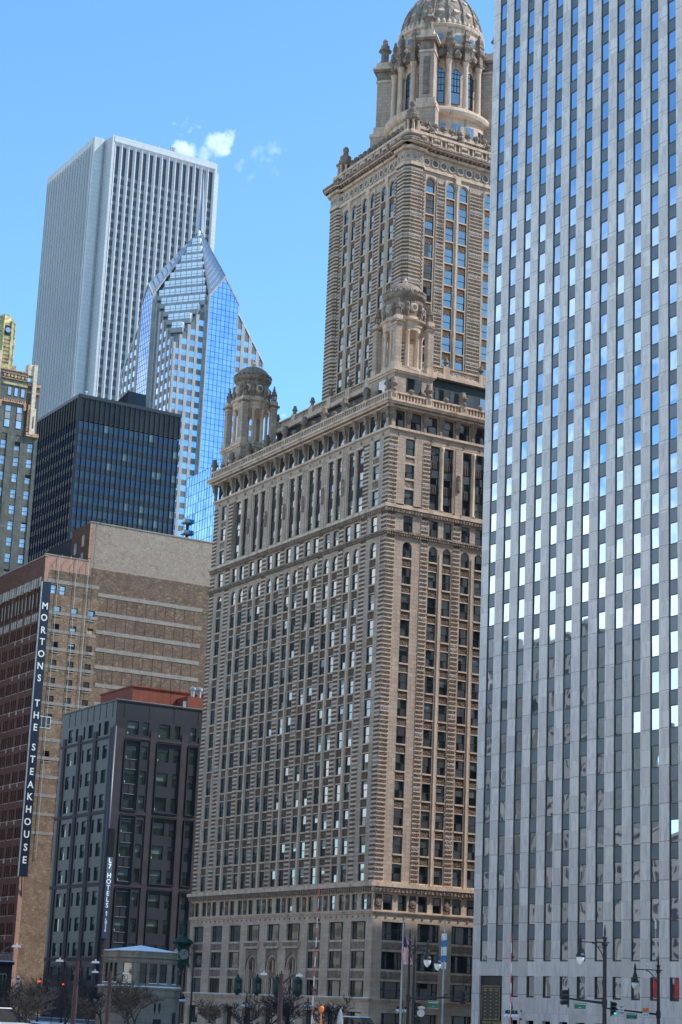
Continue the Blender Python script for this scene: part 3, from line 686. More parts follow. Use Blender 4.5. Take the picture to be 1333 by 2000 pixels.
def crown(root):
    cx, cy, hx, hy = 255.97, -164.9, 12.1, 13.4
    FN = Face((cx+.004, cy+hy), (1, 0), (0, 1)); FW = Face((cx-hx, cy-.004), (0, -1), (-1, 0), .003)
    W = Windows(); SP = Windows(); b = MB()
    b.box(cx-hx+.9, cx+hx-.9, cy-hy+.9, cy+hy-.9, 89, 140, 'core_dark'); b.build('core', root)
    layout = [(FN, hx, [(-8.0, -6.6), (-5.4, -4.05), (-1.95, -.6), (.6, 1.95), (4.05, 5.4), (6.6, 8.0)], [(-3.9, -2.1), (2.1, 3.9)], [(-6.6, -5.4), (-.6, .6), (5.4, 6.6)]),
              (FW, hy, [(-9.85, -8.2), (-5.85, -4.25), (-3.3, -1.75), (1.75, 3.3), (4.25, 5.85), (8.2, 9.85)], [(-7.75, -6.2), (-1.3, 1.3), (6.2, 7.75)], [(-4.25, -3.3), (3.3, 4.25)])]
    PT = 3.79
    for f, h, wins, bands, mull in layout:
        wall = MB(); sp = MB()
        xs = [-h]+[x for w in wins for x in w]+[h]
        for i in range(0, len(xs), 2): f.box(wall, xs[i], xs[i+1], 97, 136.2, -.9, 0, TT)
        for u0, u1 in wins:
            zt = 135.15; f.arch(wall, u0, u1, zt-(u1-u0)/2, 136.2, -.7, 0, TT)
            f.arch(wall, u0-.22, u1+.22, zt-(u1-u0)/2, zt+.42, 0, .10, TR, 10)
            W.add(f, u0, u1, 132.6, zt, -.2, arch=1, pb=.05); prev = 132.6
            for i in range(10):
                t = 131.35-PT*i
                f.box(wall, u0, u1, prev-.22, prev, -.6, .0, TR); q = MB(); f.box(q, u0, u1, t, prev-.22, -.6, -.12, 'spandrel_brown'); SP.addmb(f, u0, t, q)
                W.add(f, u0, u1, t-2.48, t, -.18, pb=.08); prev = t-2.48
        wall.build('tower_wall', root)
        def bb(mb, u0, u1, z0, z1, d):
            n = round((z1-z0)/.63); hh = (z1-z0)/n
            for i in range(n):
                z = z0+i*hh; m = TD if (i % 6) not in (0,) else 'terracotta_grey'
                f.box(mb, u0+.08, u1-.08, z+hh*.44, z+hh*.94, d, d+.07, m)
            f.box(mb, u0, u1, z0, z1, 0, d, TR)
        for a, c in bands: m = MB(); bb(m, a, c, 97, 134.6, .08); m.build('banded_pier', root)
        for sgn in (-1, 1):   # strips beside corner shafts
            m = MB(); a, c = sorted((sgn*(wins[-1][1]+.25), sgn*(h-2.6))); 
            bb(m, a, c, 97, 134.6, .06); m.build('banded_pier', root)
        for a, c in mull:
            u = (a+c)/2; p = f.P(u, -.04, 0); m = MB(); m.lathe(p.x, p.y, [(.26, 97), (.24, 98), (.22, 134.2), (.36, 134.8), (.42, 135.2)], TR, 8); f.box(m, u-.5, u+.5, 135.2, 136.2, 0, .35, TR); m.build('column', root)
        for u in [x for a in bands for x in a]:
            p = f.P(u, .05, 0); m = MB(); m.lathe(p.x, p.y, [(.09, 97), (.09, 134.8), (.18, 135.2)], TR, 6); m.build('column', root)
        # frieze with round openings
        m = MB(); f.box(m, -h, h, 136.2, 139.0, -.9, .05, TT); f.box(m, -h, h, 136.2, 136.7, .05, .28, TR)
        n = int(2*(h-2.6)/1.55)
        for i in range(n):
            u = -(h-2.6)+2*(h-2.6)*(i+.5)/n; k = m.mi('granite_dark' if i % 2 else 'terracotta_grey'); n_ = len(m.v); kr = m.mi(TR)
            for r_, d_ in ((.72, .05), (.72, .16), (.54, .16), (.54, .02)):
                for j in range(14): t = 2*math.pi*j/14; m.v.append(tuple(f.P(u+r_*math.cos(t), d_+.04, 137.75+r_*math.sin(t))))
            for a_ in range(3):
                for j in range(14): j2 = (j+1) % 14; m.f.append((n_+a_*14+j, n_+a_*14+j2, n_+a_*14+14+j2, n_+a_*14+14+j)); m.m.append(kr)
            m.f.append(tuple(range(n_+42, n_+56))); m.m.append(k)
        m.build('frieze', root)
        m = MB(); f.box(m, -h-.3, h+.3, 139.0, 139.5, -.9, .45, TR)
        for i in range(int(2*h/.9)+1): u = -h+i*.9; f.box(m, u, u+.42, 139.45, 139.85, .0, .95, TO)
        f.box(m, -h-1.1, h+1.1, 139.85, 140.1, -.9, 1.1, TR); f.box(m, -h-1.3, h+1.3, 140.1, 140.4, -.9, 1.3, TO); m.build('tower_cornice', root)
        # parapet: panels and banded posts, upper rail with crest
        m = MB(); f.box(m, -h+.3, h-.3, 140.4, 141.0, -.5, .35, TR); f.box(m, -h+.3, h-.3, 141.0, 142.3, -.5, .0, TO); f.box(m, -h+.2, h-.2, 142.3, 142.75, -.5, .35, TR)
        for i in range(9):
            u = -h+2.6+(2*h-5.2)*i/8
            for k in range(3): f.box(m, u-.55, u+.55, 140.95+k*.45, 141.25+k*.45, 0, .28, TR if k % 2 == 0 else TD)
            f.box(m, u-.6, u+.6, 140.9, 142.3, -.1, .2, TR)
            if i < 8:
                v = u+(2*h-5.2)/16
                for s_ in (-.45, .45): f.box(m, v+s_-.12, v+s_+.12, 141.0, 142.3, 0, .18, TR)
        for i in range(8): f.box(m, -h+i*2*h/8+.4, -h+i*2*h/8+1.2, 140.4, 140.75, .35, 1.0, TR)
        m.build('tower_parapet', root)
    W.finish(root, 'tower_window'); SP.finish(root, 'tower_spandrel')
    # corner shafts, chamfered and banded, topped by pinnacles
    for sx, sy in ((-1, 1), (1, 1), (-1, -1)):
        x, y = cx+sx*(hx-1.35), cy+sy*(hy-1.35); a = 1.9; c = .85
        def oct(a, c): 
            p = [(a, -a+c), (a, a-c), (a-c, a), (-a+c, a), (-a, a-c), (-a, -a+c), (-a+c, -a), (a-c, -a)]
            return [(x+q[0], y+q[1]) for q in p]
        m = MB(); m.prism(oct(a, c), 97, 136.4, TR)
        n = 62
        for i in range(n):
            z = 97+i*.635; k = i % 6
            m.prism(oct(a+.07, c), z+.29, z+.58, TD if k else 'terracotta_grey')
        m.prism(oct(a+.2, c), 136.3, 136.8, TR); m.prism(oct(a+.05, c), 136.8, 139, TT)
        for j in range(8):
            ang = j*math.pi/4
            for s_ in ((-.55, .55) if j % 2 == 0 else (0,)):
                r_ = a+.08 if j % 2 == 0 else a*1.414-c*.707+.06
                px, py = x+r_*math.cos(ang)-s_*math.sin(ang), y+r_*math.sin(ang)+s_*math.cos(ang)
                m.tube([(px-.1*math.cos(ang), py-.1*math.sin(ang), 137.8), (px+.06*math.cos(ang), py+.06*math.sin(ang), 137.8)], .5, TR, 12)
                m.tube([(px, py, 137.8), (px+.09*math.cos(ang), py+.09*math.sin(ang), 137.8)], .38, 'terracotta_grey', 12)
        m.prism(oct(a+.5, c), 139, 139.5, TR); m.prism(oct(a+1.1, c+.4), 139.85, 140.1, TR); m.prism(oct(a+1.3, c+.4), 140.1, 140.45, TO)
        for i in range(20):
            t = i*math.pi/10; m.lathe(x+(a+.55)*math.cos(t), y+(a+.55)*math.sin(t), [(.2, 139.45), (.22, 139.85)], TO, 4)
        m.build('corner_shaft', root)
        m = MB(); m.prism(oct(a-.3, c-.1), 140.4, 142.1, TR)
        for k in range(3): m.prism(oct(a-.22, c-.1), 140.7+k*.5, 140.92+k*.5, TD)
        m.prism(oct(a-.1, c), 142.1, 142.35, TR)
        for j in range(8):
            t = math.pi/8+j*math.pi/4; m.lathe(x+1.15*math.cos(t), y+1.15*math.sin(t), [(.25, 142.3), (.2, 144.4), (.32, 144.8)], TR, 6)
        m.lathe(x, y, [(.8, 142.3), (.8, 144.7), (1.55, 144.75), (1.7, 145.05), (1.1, 145.3), (1.2, 145.9), (.95, 146.2), (1.0, 146.7), (.5, 146.9), (.45, 147.6), (.55, 147.8), (.5, 148.3), (.2, 148.6)], TO, 8, math.pi/8)
        m.build('pinnacle', root)
    # stepped podium with cresting, under the round lantern
    m = MB(); p = 10.4
    m.box(cx-hx+.3, cx+hx-.3, cy-hy+.3, cy+hy-.3, 139.8, 140.6, 'roof_felt')
    m.box(cx-p, cx+p, cy-p-.9, cy+p+.9, 140.4, 144.6, TT); m.box(cx-p-.25, cx+p+.25, cy-p-1.15, cy+p+1.15, 144.2, 144.7, TR)
    for f, L in ((NE_face(cx-p, cy+p+.9), 2*p), (W_face(cx-p, cy+p+.9), 2*p+1.8)):
        for i in range(int(L/.5)): f.box(m, i*.5, i*.5+.25, 143.95, 144.2, 0, .2, TO)
        for i in range(5): u = 2+(L-4)*i/4; f.box(m, u-1.5, u-.2, 141.2, 143.4, 0, .03, 'glass_old'); f.box(m, u-.9, u-.8, 141.2, 143.4, 0, .06, TR)
        for i in range(14):
            u = .7+(L-1.4)*i/13; c = f.P(u, 0, 0); m.lathe(c.x, c.y, [(.42, 144.7), (.3, 145.0), (.55, 145.3), (.5, 145.7), (.2, 145.95)], TO, 6)
        for i in range(4): u = L*(i+.5)/4; c = f.P(u, .8, 0); m.lathe(c.x, c.y, [(.6, 142.7), (.5, 143), (.75, 143.4), (.45, 143.7), (.6, 144.2), (.3, 144.6)], TO, 6)
    m.build('podium', root)
    m = MB(); m.lathe(cx, cy, [(8.6, 144.6), (8.6, 149.2), (9.0, 149.4), (9.3, 149.8), (9.45, 150.4), (9.3, 150.9), (8.9, 151.2), (7.4, 151.3)], TR, 64)
    for k in range(20):
        a = k*math.pi/10+.1; c, s = math.cos(a), math.sin(a); r = 8.63
        m.poly([(cx+r*c-s*q, cy+r*s+c*q, z) for q, z in ((-.75, 146.2), (.75, 146.2), (.75, 148.2), (-.75, 148.2))], 'glass_old')
        m.tube([(cx+r*c, cy+r*s, 146.2), (cx+r*c, cy+r*s, 148.2)], .07, TR, 4)
    m.build('drum_base', root, False)
    d = MB(); d.lathe(cx, cy, [(7.1, 151.2), (7.1, 160.6), (7.4, 160.7), (7.4, 162.6), (7.7, 162.9), (8.0, 163.2), (8.0, 163.5), (7.6, 163.6), (7.6, 165.6), (7.2, 165.7), (7.15, 166.8), (7.5, 167.0), (7.6, 167.4), (7.45, 167.6)], TR, 64)
    drum = d.build('drum', root)
    nb = 16
    for k in range(nb):
        a = math.pi/4+(k+.5)*2*math.pi/nb; c, s = math.cos(a), math.sin(a)
        if k % 4 in (0, 1, 2, 3):
            def Q(r, q, z): return (cx+r*c-s*q, cy+r*s+c*q, z)
            w = MB(); rr = 7.16; hw = .82; zt = 158.2
            w.poly([Q(rr, -hw, 152.6), Q(rr, hw, 152.6), Q(rr, hw, zt)]+[Q(rr, hw*math.cos(t*math.pi/8), zt+hw*math.sin(t*math.pi/8)) for t in range(1, 8)]+[Q(rr, -hw, zt)], 'glass_old')
            for q in (-hw, -hw/3, hw/3, hw): w.tube([Q(rr+.05, q, 152.6 if abs(q) > .5 else 154.8), Q(rr+.05, q, zt+(0 if abs(q) > .5 else .6))], .06, 'frame_green', 4)
            for z in (152.6, 154.8, 156.0, 157.3, 158.2): w.tube([Q(rr+.05, -hw, z), Q(rr+.05, hw, z)], .08 if z == 154.8 else .05, 'frame_green', 4)
            w.build('arched_window', drum)
            e = MB()
            for t in range(9):   # archivolt
                t0, t1 = t*math.pi/9, (t+1)*math.pi/9
                e.hexa([Q(7.1, .86*math.cos(t0), zt+.86*math.sin(t0)), Q(7.35, .86*math.cos(t0), zt+.86*math.sin(t0)), Q(7.35, .86*math.cos(t1), zt+.86*math.sin(t1)), Q(7.1, .86*math.cos(t1), zt+.86*math.sin(t1)),
                        Q(7.1, 1.1*math.cos(t0), zt+1.1*math.sin(t0)), Q(7.3, 1.1*math.cos(t0), zt+1.1*math.sin(t0)), Q(7.3, 1.1*math.cos(t1), zt+1.1*math.sin(t1)), Q(7.1, 1.1*math.cos(t1), zt+1.1*math.sin(t1))], TR)
            e.poly([Q(7.25, -1.0, 160.9), Q(7.25, 1.0, 160.9), Q(7.25, 1.0, 162.3), Q(7.25, -1.0, 162.3)], TO)
            c_ = MB(); c_.lathe(*Q(7.7, 0, 0)[:2], [(.75, 160.8), (.95, 161.4), (.6, 162.2), (.2, 162.8)], TO, 6); c_.build('cresting', drum)
            c_ = MB()
            c_.poly([Q(7.66, -.42, 164.3), Q(7.66, .42, 164.3), Q(7.66, .42, 165.3), Q(7.66, -.42, 165.3)], 'glass_old')
            c_.build('attic_window', drum); e.build('window_surround', drum)
        a = math.pi/4+k*2*math.pi/nb; c, s = math.cos(a), math.sin(a)
        if k % 4 == 0:   # corner buttress with pinnacle
            def Q2(r, q, z): return (cx+r*c-s*q, cy+r*s+c*q, z)
            m = MB()
            def blk(r0, r1, w, z0, z1, mt): m.hexa([Q2(r0, -w, z0), Q2(r1, -w, z0), Q2(r1, w, z0), Q2(r0, w, z0), Q2(r0, -w, z1), Q2(r1, -w, z1), Q2(r1, w, z1), Q2(r0, w, z1)], mt)
            blk(7, 11.6, 1.9, 144.6, 149.6, TT); blk(7, 11.8, 2.0, 149.6, 150.2, TR); blk(7, 11.2, 1.6, 150.2, 151.6, TR); blk(7, 10.9, 1.25, 151.6, 160.2, TT)
            blk(10.9, 11.0, .55, 152.4, 159.4, TO); blk(7, 11.1, 1.4, 160.2, 160.6, TR); blk(7, 11.0, 1.2, 160.6, 162.2, TO); blk(7, 11.5, 1.6, 162.2, 162.6, TO); blk(7, 11.7, 1.8, 162.6, 163.0, TR); blk(8.2, 11.2, 1.1, 163.0, 164.2, TR)
            px, py, _ = Q2(10.0, 0, 0)
            m.lathe(px, py, [(1.0, 164.2), (1.0, 164.6), (.7, 164.7), (.7, 166.6), (1.2, 166.8), (1.0, 167.1), (.75, 167.3), (.8, 167.8), (.5, 168.0), (.45, 168.6), (.5, 168.8), (.2, 169.2)], TO, 8)
            m.build('buttress', root)
        else:
            px, py = cx+8.0*c, cy+8.0*s; m = MB()
            m.lathe(px, py, [(.62, 151.2), (.62, 151.5), (.5, 151.7), (.46, 155), (.42, 159.4), (.55, 159.8), (.65, 160.3)], TR, 12)
            m.lathe(px, py, [(.95, 160.3), (.95, 160.7), (.7, 160.8), (.7, 162.3), (1.15, 162.7), (1.25, 163.1), (.8, 163.2), (.8, 163.9), (1.0, 164.1), (.6, 164.3), (.45, 164.8), (.62, 165.3), (.55, 165.7), (.3, 166.0), (.35, 166.4), (.1, 166.7)], TO, 4, math.pi/4+a)
            m.build('drum_column', drum)
    # dome with ribs
    m = MB(); prof = []
    for i in range(13):
        t = i/12*math.radians(76); prof.append((7.0*math.cos(t)**.92, 167.4+9.0*math.sin(t)))
    m.lathe(cx, cy, prof, 'dome_tile', 48)
    for k in range(48):
        a = k*2*math.pi/48; m.lathe(cx+7.15*math.cos(a), cy+7.15*math.sin(a), [(.28, 167.2), (.42, 167.9), (.15, 168.5)], TR, 5)
    dome = m.build('dome', root)
    m = MB()
    for k in range(16):
        a = k*math.pi/8; m.tube([(cx+(r+.05)*math.cos(a), cy+(r+.05)*math.sin(a), z) for r, z in prof], [.30-.012*i for i in range(13)], TO, 6)
        a += math.pi/16
        for i, sz in ((3, .5), (6, .42)):
            r, z = prof[i]; m.tube([(cx+(r-.1)*math.cos(a), cy+(r-.1)*math.sin(a), z-.05), (cx+(r+.14)*math.cos(a), cy+(r+.14)*math.sin(a), z+.1)], sz, TR, 10)
    m.build('dome_ribs', dome)
    m = MB(); m.lathe(cx, cy, [(2.1, 175.9), (2.1, 176.5), (1.7, 176.7), (1.7, 177.3), (1.2, 177.5), (1.2, 180), (1.6, 180.3), (.3, 182)], TR, 12); m.build('lantern', root)
jewel()

# ================= white marble tower (right) =================
def white_tower():
    xE, yN = 204.04, -140.28; xW = 148.0; D = 42.0
    root = thing('office_tower', (xE-25, yN-20, 0), 'white marble tower with narrow vertical window strips filling the right of the view', 'building')
    FN = Face((xE, yN), (-1, 0), (0, 1))
    b = MB(); b.box(xW+.5, xE-.5, yN-D+.5, yN-.5, 0, 168, 'core_dark'); b.build('core', root)
    b = MB(); b.box(xE-.5, xE, yN-D, yN-.9, 0, 168, 'white_marble'); b.box(xW, xE-.5, yN-D, yN-D+.5, 0, 168, 'white_marble'); b.box(xW, xE, yN-D, yN-.9, 168, 168.6, 'white_marble'); b.build('side_wall', root)
    b = MB()
    for k in range(12): b.box(xE, xE+.03, yN-3.2-k*3.285, yN-1.6-k*3.285, 8, 166, 'core_dark')
    tag(b.build('side_window', root), kind='stuff')
    cols = [(xE-202.44+3.2855*k, xE-200.86+3.2855*k) for k in range(12)]
    cols += [(c+ (46-1.6), d+(46-1.6)) for c, d in ()]
    def bot(n):
        T = [(0, 10.0), (5, 31.25), (11, 56.66), (20, 94.39), (27, 123.34), (30, 135.65), (40, 176)]
        for (a, za), (c, zc) in zip(T, T[1:]):
            if n <= c: return za+(zc-za)*(n-a)/(c-a)
    W = Windows(); SPW = Windows()
    xs = [0]+[x for c in cols for x in c]+[xE-xW]
    for i in range(0, len(xs), 2):
        p = MB(); FN.box(p, xs[i], xs[i+1], 8.17, 167, -.9, 0, 'white_marble'); p.build('pier', root)
    p = MB(); FN.box(p, 0, xE-xW, 167, 168.6, -.9, 0, 'white_marble'); FN.box(p, xs[0], xs[-1], 8.17, 9.86, -.9, -.001, 'white_marble')
    for i, (a, c) in enumerate(cols):
        fr = MB(); sp = MB()
        FN.box(fr, a, a+.09, 9.86, 167, -.5, -.07, 'metal_brown'); FN.box(fr, c-.06, c, 9.86, 167, -.5, -.07, 'metal_brown')
        for n in range(37):
            z = bot(n); zt = z+2.42; zn = bot(n+1)
            sp = MB(); FN.quad(sp, a+.09, c-.06, zt+.08, zn-.08, -.13, 'spandrel_blue', .004); SPW.addmb(FN, a, zn, sp)
            FN.box(fr, a+.09, c-.09, zt-.02, zt+.08, -.5, -.10, 'metal_brown'); FN.box(fr, a+.09, c-.09, zn-.10, zn, -.5, -.09, 'metal_brown')
            pane = MB(); FN.quad(pane, a+.09, c-.06, z, zt, -.17, 'glass_mirror', .009)
            v = FN.P((a+c)/2, 0, (z+zt)/2)-CAM
            W.w.append((abs(v.y)/v.length**3, pane, MB()))
        FN.box(fr, a, c, 9.86, 10.02, -.5, -.10, 'metal_brown')
        fr.build('window_frame', root)
    # ground storey windows
    for i, (a, c) in enumerate(cols):
        if i < 2:
            continue
        pane = MB(); FN.quad(pane, a+.09, c-.09, 5.85, 8.1, -.22, 'glass_mirror', .006); fb = MB()
        FN.box(fb, a, a+.09, 5.66, 8.17, -.6, -.06, 'metal_brown'); FN.box(fb, c-.09, c, 5.66, 8.17, -.6, -.1, 'metal_brown'); FN.box(fb, a, c, 5.66, 5.86, -.6, -.1, 'metal_brown')
        W.w.append((.001, pane, fb))
        if i >= 10:
            q = MB(); n = 9
            for k in range(n): u = a+.2+(c-a-.5)*k/n+(.3 if i == 10 else .45)*0; 
            FN.box(q, a+.38+.25*(i-10), a+1.02+.25*(i-10), 5.95, 8.05, -.21, -.17, 'red_banner'); q.build('banner', root)
    a1 = cols[1][1]
    for x0, x1 in [(a1, cols[2][0])]+[(cols[i][1], cols[i+1][0]) for i in range(2, 11)]+[(cols[11][1], xE-xW)]:
        FN.box(p, x0, x1, 0, 8.17, -.9, 0, 'white_marble')
    FN.box(p, 0, cols[0][0], 0, 8.17, -.9, 0, 'white_marble')
    for i in range(2, 12): FN.box(p, cols[i][0], cols[i][1], 3.0, 5.66, -.9, 0, 'white_marble'); FN.box(p, cols[i][0]+.05, cols[i][1]-.05, 0, 3.0, -.9, -.5, 'glass_old')
    p.build('base_wall', root)
    W.finish(root); SPW.finish(root, 'spandrel')
    # entrance panel with bronze directory
    d = MB(); a, c = cols[0][0]-.0, a1
    FN.box(d, a, c, 1.2, 8.17, -.9, -.25, 'bronze_dark'); pan = d.build('entrance_panel', root)
    q = MB(); FN.box(q, a+.5, c-.5, 2.9, 6.95, -.25, -.12, 'metal_brown'); 
    for x in (a+.5, c-.56): FN.box(q, x, x+.06, 2.9, 6.95, -.12, -.06, 'brass')
    for z in (2.9, 6.89): FN.box(q, a+.56, c-.56, z, z+.06, -.12, -.06, 'brass')
    for k in range(3):
        u = a+1.2+k*1.19
        FN.box(q, u-.38, u+.38, 6.55, 6.62, -.12, -.08, 'brass'); FN.box(q, u-.3, u+.3, 6.32, 6.40, -.12, -.08, 'brass')
        for j in range(8): z = 5.95-j*.42; FN.box(q, u-.13, u+.13, z, z+.09, -.12, -.08, 'brass')
    q.build('directory', pan)
    q = MB(); text_on(q, FN, 'ONE EAST WACKER', (a+c)/2, 2.55, .42, -.22, 'brass', 1.05); q.build('lettering', pan)
    # unseen block added behind it to shade the terracotta tower's lower west face
    r2 = MB(); r2.box(160, 203.9, -230, -184, 0, 75, 'brick_concrete')
    for k in range(17):
        z = 4+k*4.1
        for j in range(10): r2.box(203.9, 203.95, -228+j*4.5, -225.5+j*4.5, z, z+2.2, 'glass_old')
    tag(r2.build('shade_block'), 'unseen grey block added behind the white marble tower to cast shade', 'building')
white_tower()

# ================= dark hotel =================
def hotel():
    X, Y = 303.0, -132.97; LN, LW = 23.8, 40
    root = thing('hotel_building', (X+12, Y-20, 0), 'dark charcoal metal clad hotel with a vertical white lettered sign on its corner', 'building')
    FN = NE_face(X, Y); FW = W_face(X, Y); W = Windows()
    H = 53.5
    b = MB(); b.box(X+.8, X+LN-.8, Y-LW+.8, Y-.8, 0, 52.6, 'core_dark'); b.build('core', root)
    zt = [50.15, 46.0, 41.76, 37.53, 33.35, 29.3, 25.2, 21.15, 16.9, 12.7, 8.6]
    wW = [(2.32, 4.38), (5.23, 6.33), (8.31, 10.46), (11.36, 12.42), (14.38, 15.5), (17.6, 19.7), (20.8, 21.8), (24, 26), (27, 28)]
    wN = [(2.72, 4.7), (6.2, 7.1), (9.45, 11.5), (13.0, 13.7), (16.2, 17.2), (18.5, 20.5)]
    for f, L, ws, brk, nm in ((FN, LN, wN, [(.2, 1.75), (7.6, 8.9), (14.4, 15.6), (21.4, 22.5)], 'N'), (FW, LW, wW, [(.2, 1.85), (6.75, 7.95), (12.75, 13.95), (16.1, 17.1), (22.2, 23.4)], 'W')):
        wall = MB(); xs = [0]+[x for w in ws for x in w]+[L]
        for i in range(0, len(xs), 2): f.box(wall, xs[i], xs[i+1], 0, H, -.8, 0, 'cladding_grey')
        for u0, u1 in ws:
            prev = H
            for t in zt:
                f.box(wall, u0, u1, t, prev, -.7, 0, 'cladding_grey'); z0 = t-2.3; prev = z0
                W.add(f, u0, u1, z0, t, -.32, style='plain', g='glass_hotel', fr='cladding_grey', blind='blind_hotel', pb=.8, tilt=.006, ft=.07)
                if nm == 'W' and u1-u0 > 1.5 and R.random() < .6: f.box(W.w[-1][1], u0+.1, u0+.3, z0+.1, z0+.45, -.31, -.29, 'blind_low')
            f.box(wall, u0, u1, 0, prev, -.7, 0, 'cladding_grey')
        wall.build('wall', root)
        # dark brick grid
        g = MB(); hb = [(47.1, 47.5), (34.2, 34.75), (22.0, 22.6), (9.6, 10.2)]
        ed = sorted(brk)
        for a, c in ed:
            f.box(g, a, c, 0, 48.75, 0, .16, 'cladding_dark')
        gaps = [(0 if i == 0 else ed[i-1][1], ed[i][0]) for i in range(len(ed))]+[(ed[-1][1], L)]
        for z0, z1 in hb:
            for a, c in gaps:
                if c > a: f.box(g, a, c, z0, z1, .0, .14, 'cladding_dark')
        g.build('brick_grid', root)
        # projecting bay panels
        g = MB()
        if nm == 'W':
            for z0, z1 in ((34.8, 46.95), (22.7, 34.1), (10.3, 21.9)):
                for a, c in ((1.95, 4.9), (8.05, 12.7), (14.05, 16.0)):
                    g = MB()
                    f.box(g, a, a+.12, z0, z1, 0, .32, 'cladding_grey'); f.box(g, c-.12, c, z0, z1, 0, .32, 'cladding_grey'); f.box(g, a+.12, c-.12, z0, z0+.15, 0, .30, 'cladding_grey'); f.box(g, a+.12, c-.12, z1-.15, z1, 0, .3, 'cladding_grey'); g.build('bay_frame', root)
            for t in zt[2:]:
                g = MB(); f.box(g, 3.2, 3.26, t+.15, t+1.7, 0, .06, 'steel_black'); f.box(g, 2.3, 4.4, t+.05, t+.12, 0, .08, 'galvanised'); f.box(g, 2.3, 4.4, t+1.78, t+1.84, 0, .08, 'galvanised'); g.build('panel_trim', root)
        g = MB()
        for t in range(8): f.box(g, 1.5+t*(L-2)/8, 1.53+t*(L-2)/8, 50.7, 53.4, 0, .05, 'cladding_dark')
        g.build('panel_seams', root)
    W.finish(root)
    p = MB(); p.box(X-.15, X+LN, Y-LW, Y+.15, H-.1, H+.12, 'cladding_grey'); p.box(X-.15, X-.05, Y-LW, Y+.15, H+.12, H+.2, 'galvanised'); p.build('coping', root)
    # rounded corner tube
    p = MB(); p.lathe(X-.05, Y+.05, [(.38, 4), (.38, 49)], 'cladding_grey', 12); p.build('corner_post', root, True)
    # red roof structures
    p = MB(); p.box(X+6, X+20, Y-22, Y-5.5, 53.4, 57.2, 'terracotta_roof'); p.box(X+5.8, X+20.2, Y-22.2, Y-5.3, 57.2, 57.45, 'terracotta_roof'); p.build('roof_block', root)
    p = MB(); p.box(X+1.6, X+10, Y-33, Y-14.2, 53.4, 56.0, 'terracotta_roof'); p.box(X+1.45, X+1.6, Y-13.9, Y-13.3, 53.6, 55.0, 'galvanised')
    for k in range(5): p.tube([(X+3, Y-11.5, 57.2), (X+3, Y-11.5, 53.5)], .04, 'steel_black', 4)
    p.build('roof_block', root)
    p = MB(); p.lathe(X+2.4, Y-15.5, [(.35, 56), (.35, 57.2), (.6, 57.3), (.6, 57.7), (.2, 57.9)], 'galvanised', 8); p.lathe(X+2.4, Y-16.8, [(.35, 56), (.35, 57.2), (.6, 57.3), (.6, 57.7), (.2, 57.9)], 'galvanised', 8); p.build('roof_vent', root)
    # vertical sign
    SW = W_face(X-.75, Y+.05); s = MB(); SW.box(s, .02, .95, 13.3, 26.7, -.7, 0, 'hotel_sign'); SW.box(s, .0, 1.05, 26.7, 31.5, -.7, -.05, 'steel_black')
    sg = s.build('hotel_sign', root)
    t = MB(); z = 26.1
    for ch in 'L7 HOTELS':
        if ch == ' ': z -= .55; continue
        text_on(t, SW, ch, .48, z, 1.12, .03, 'letter_bright', .95); z -= .98
    z -= .15
    for ch in 'BY LOTTE':
        if ch == ' ': z -= .22; continue
        text_on(t, SW, ch, .48, z, .52, .03, 'letter_bright', .95); z -= .46
    t.build('lettering', sg)
    root.scale = (1.03,)*3; root.location = (root.location.x*1.03, root.location.y*1.03, -.096)      # its real distance and size
hotel()

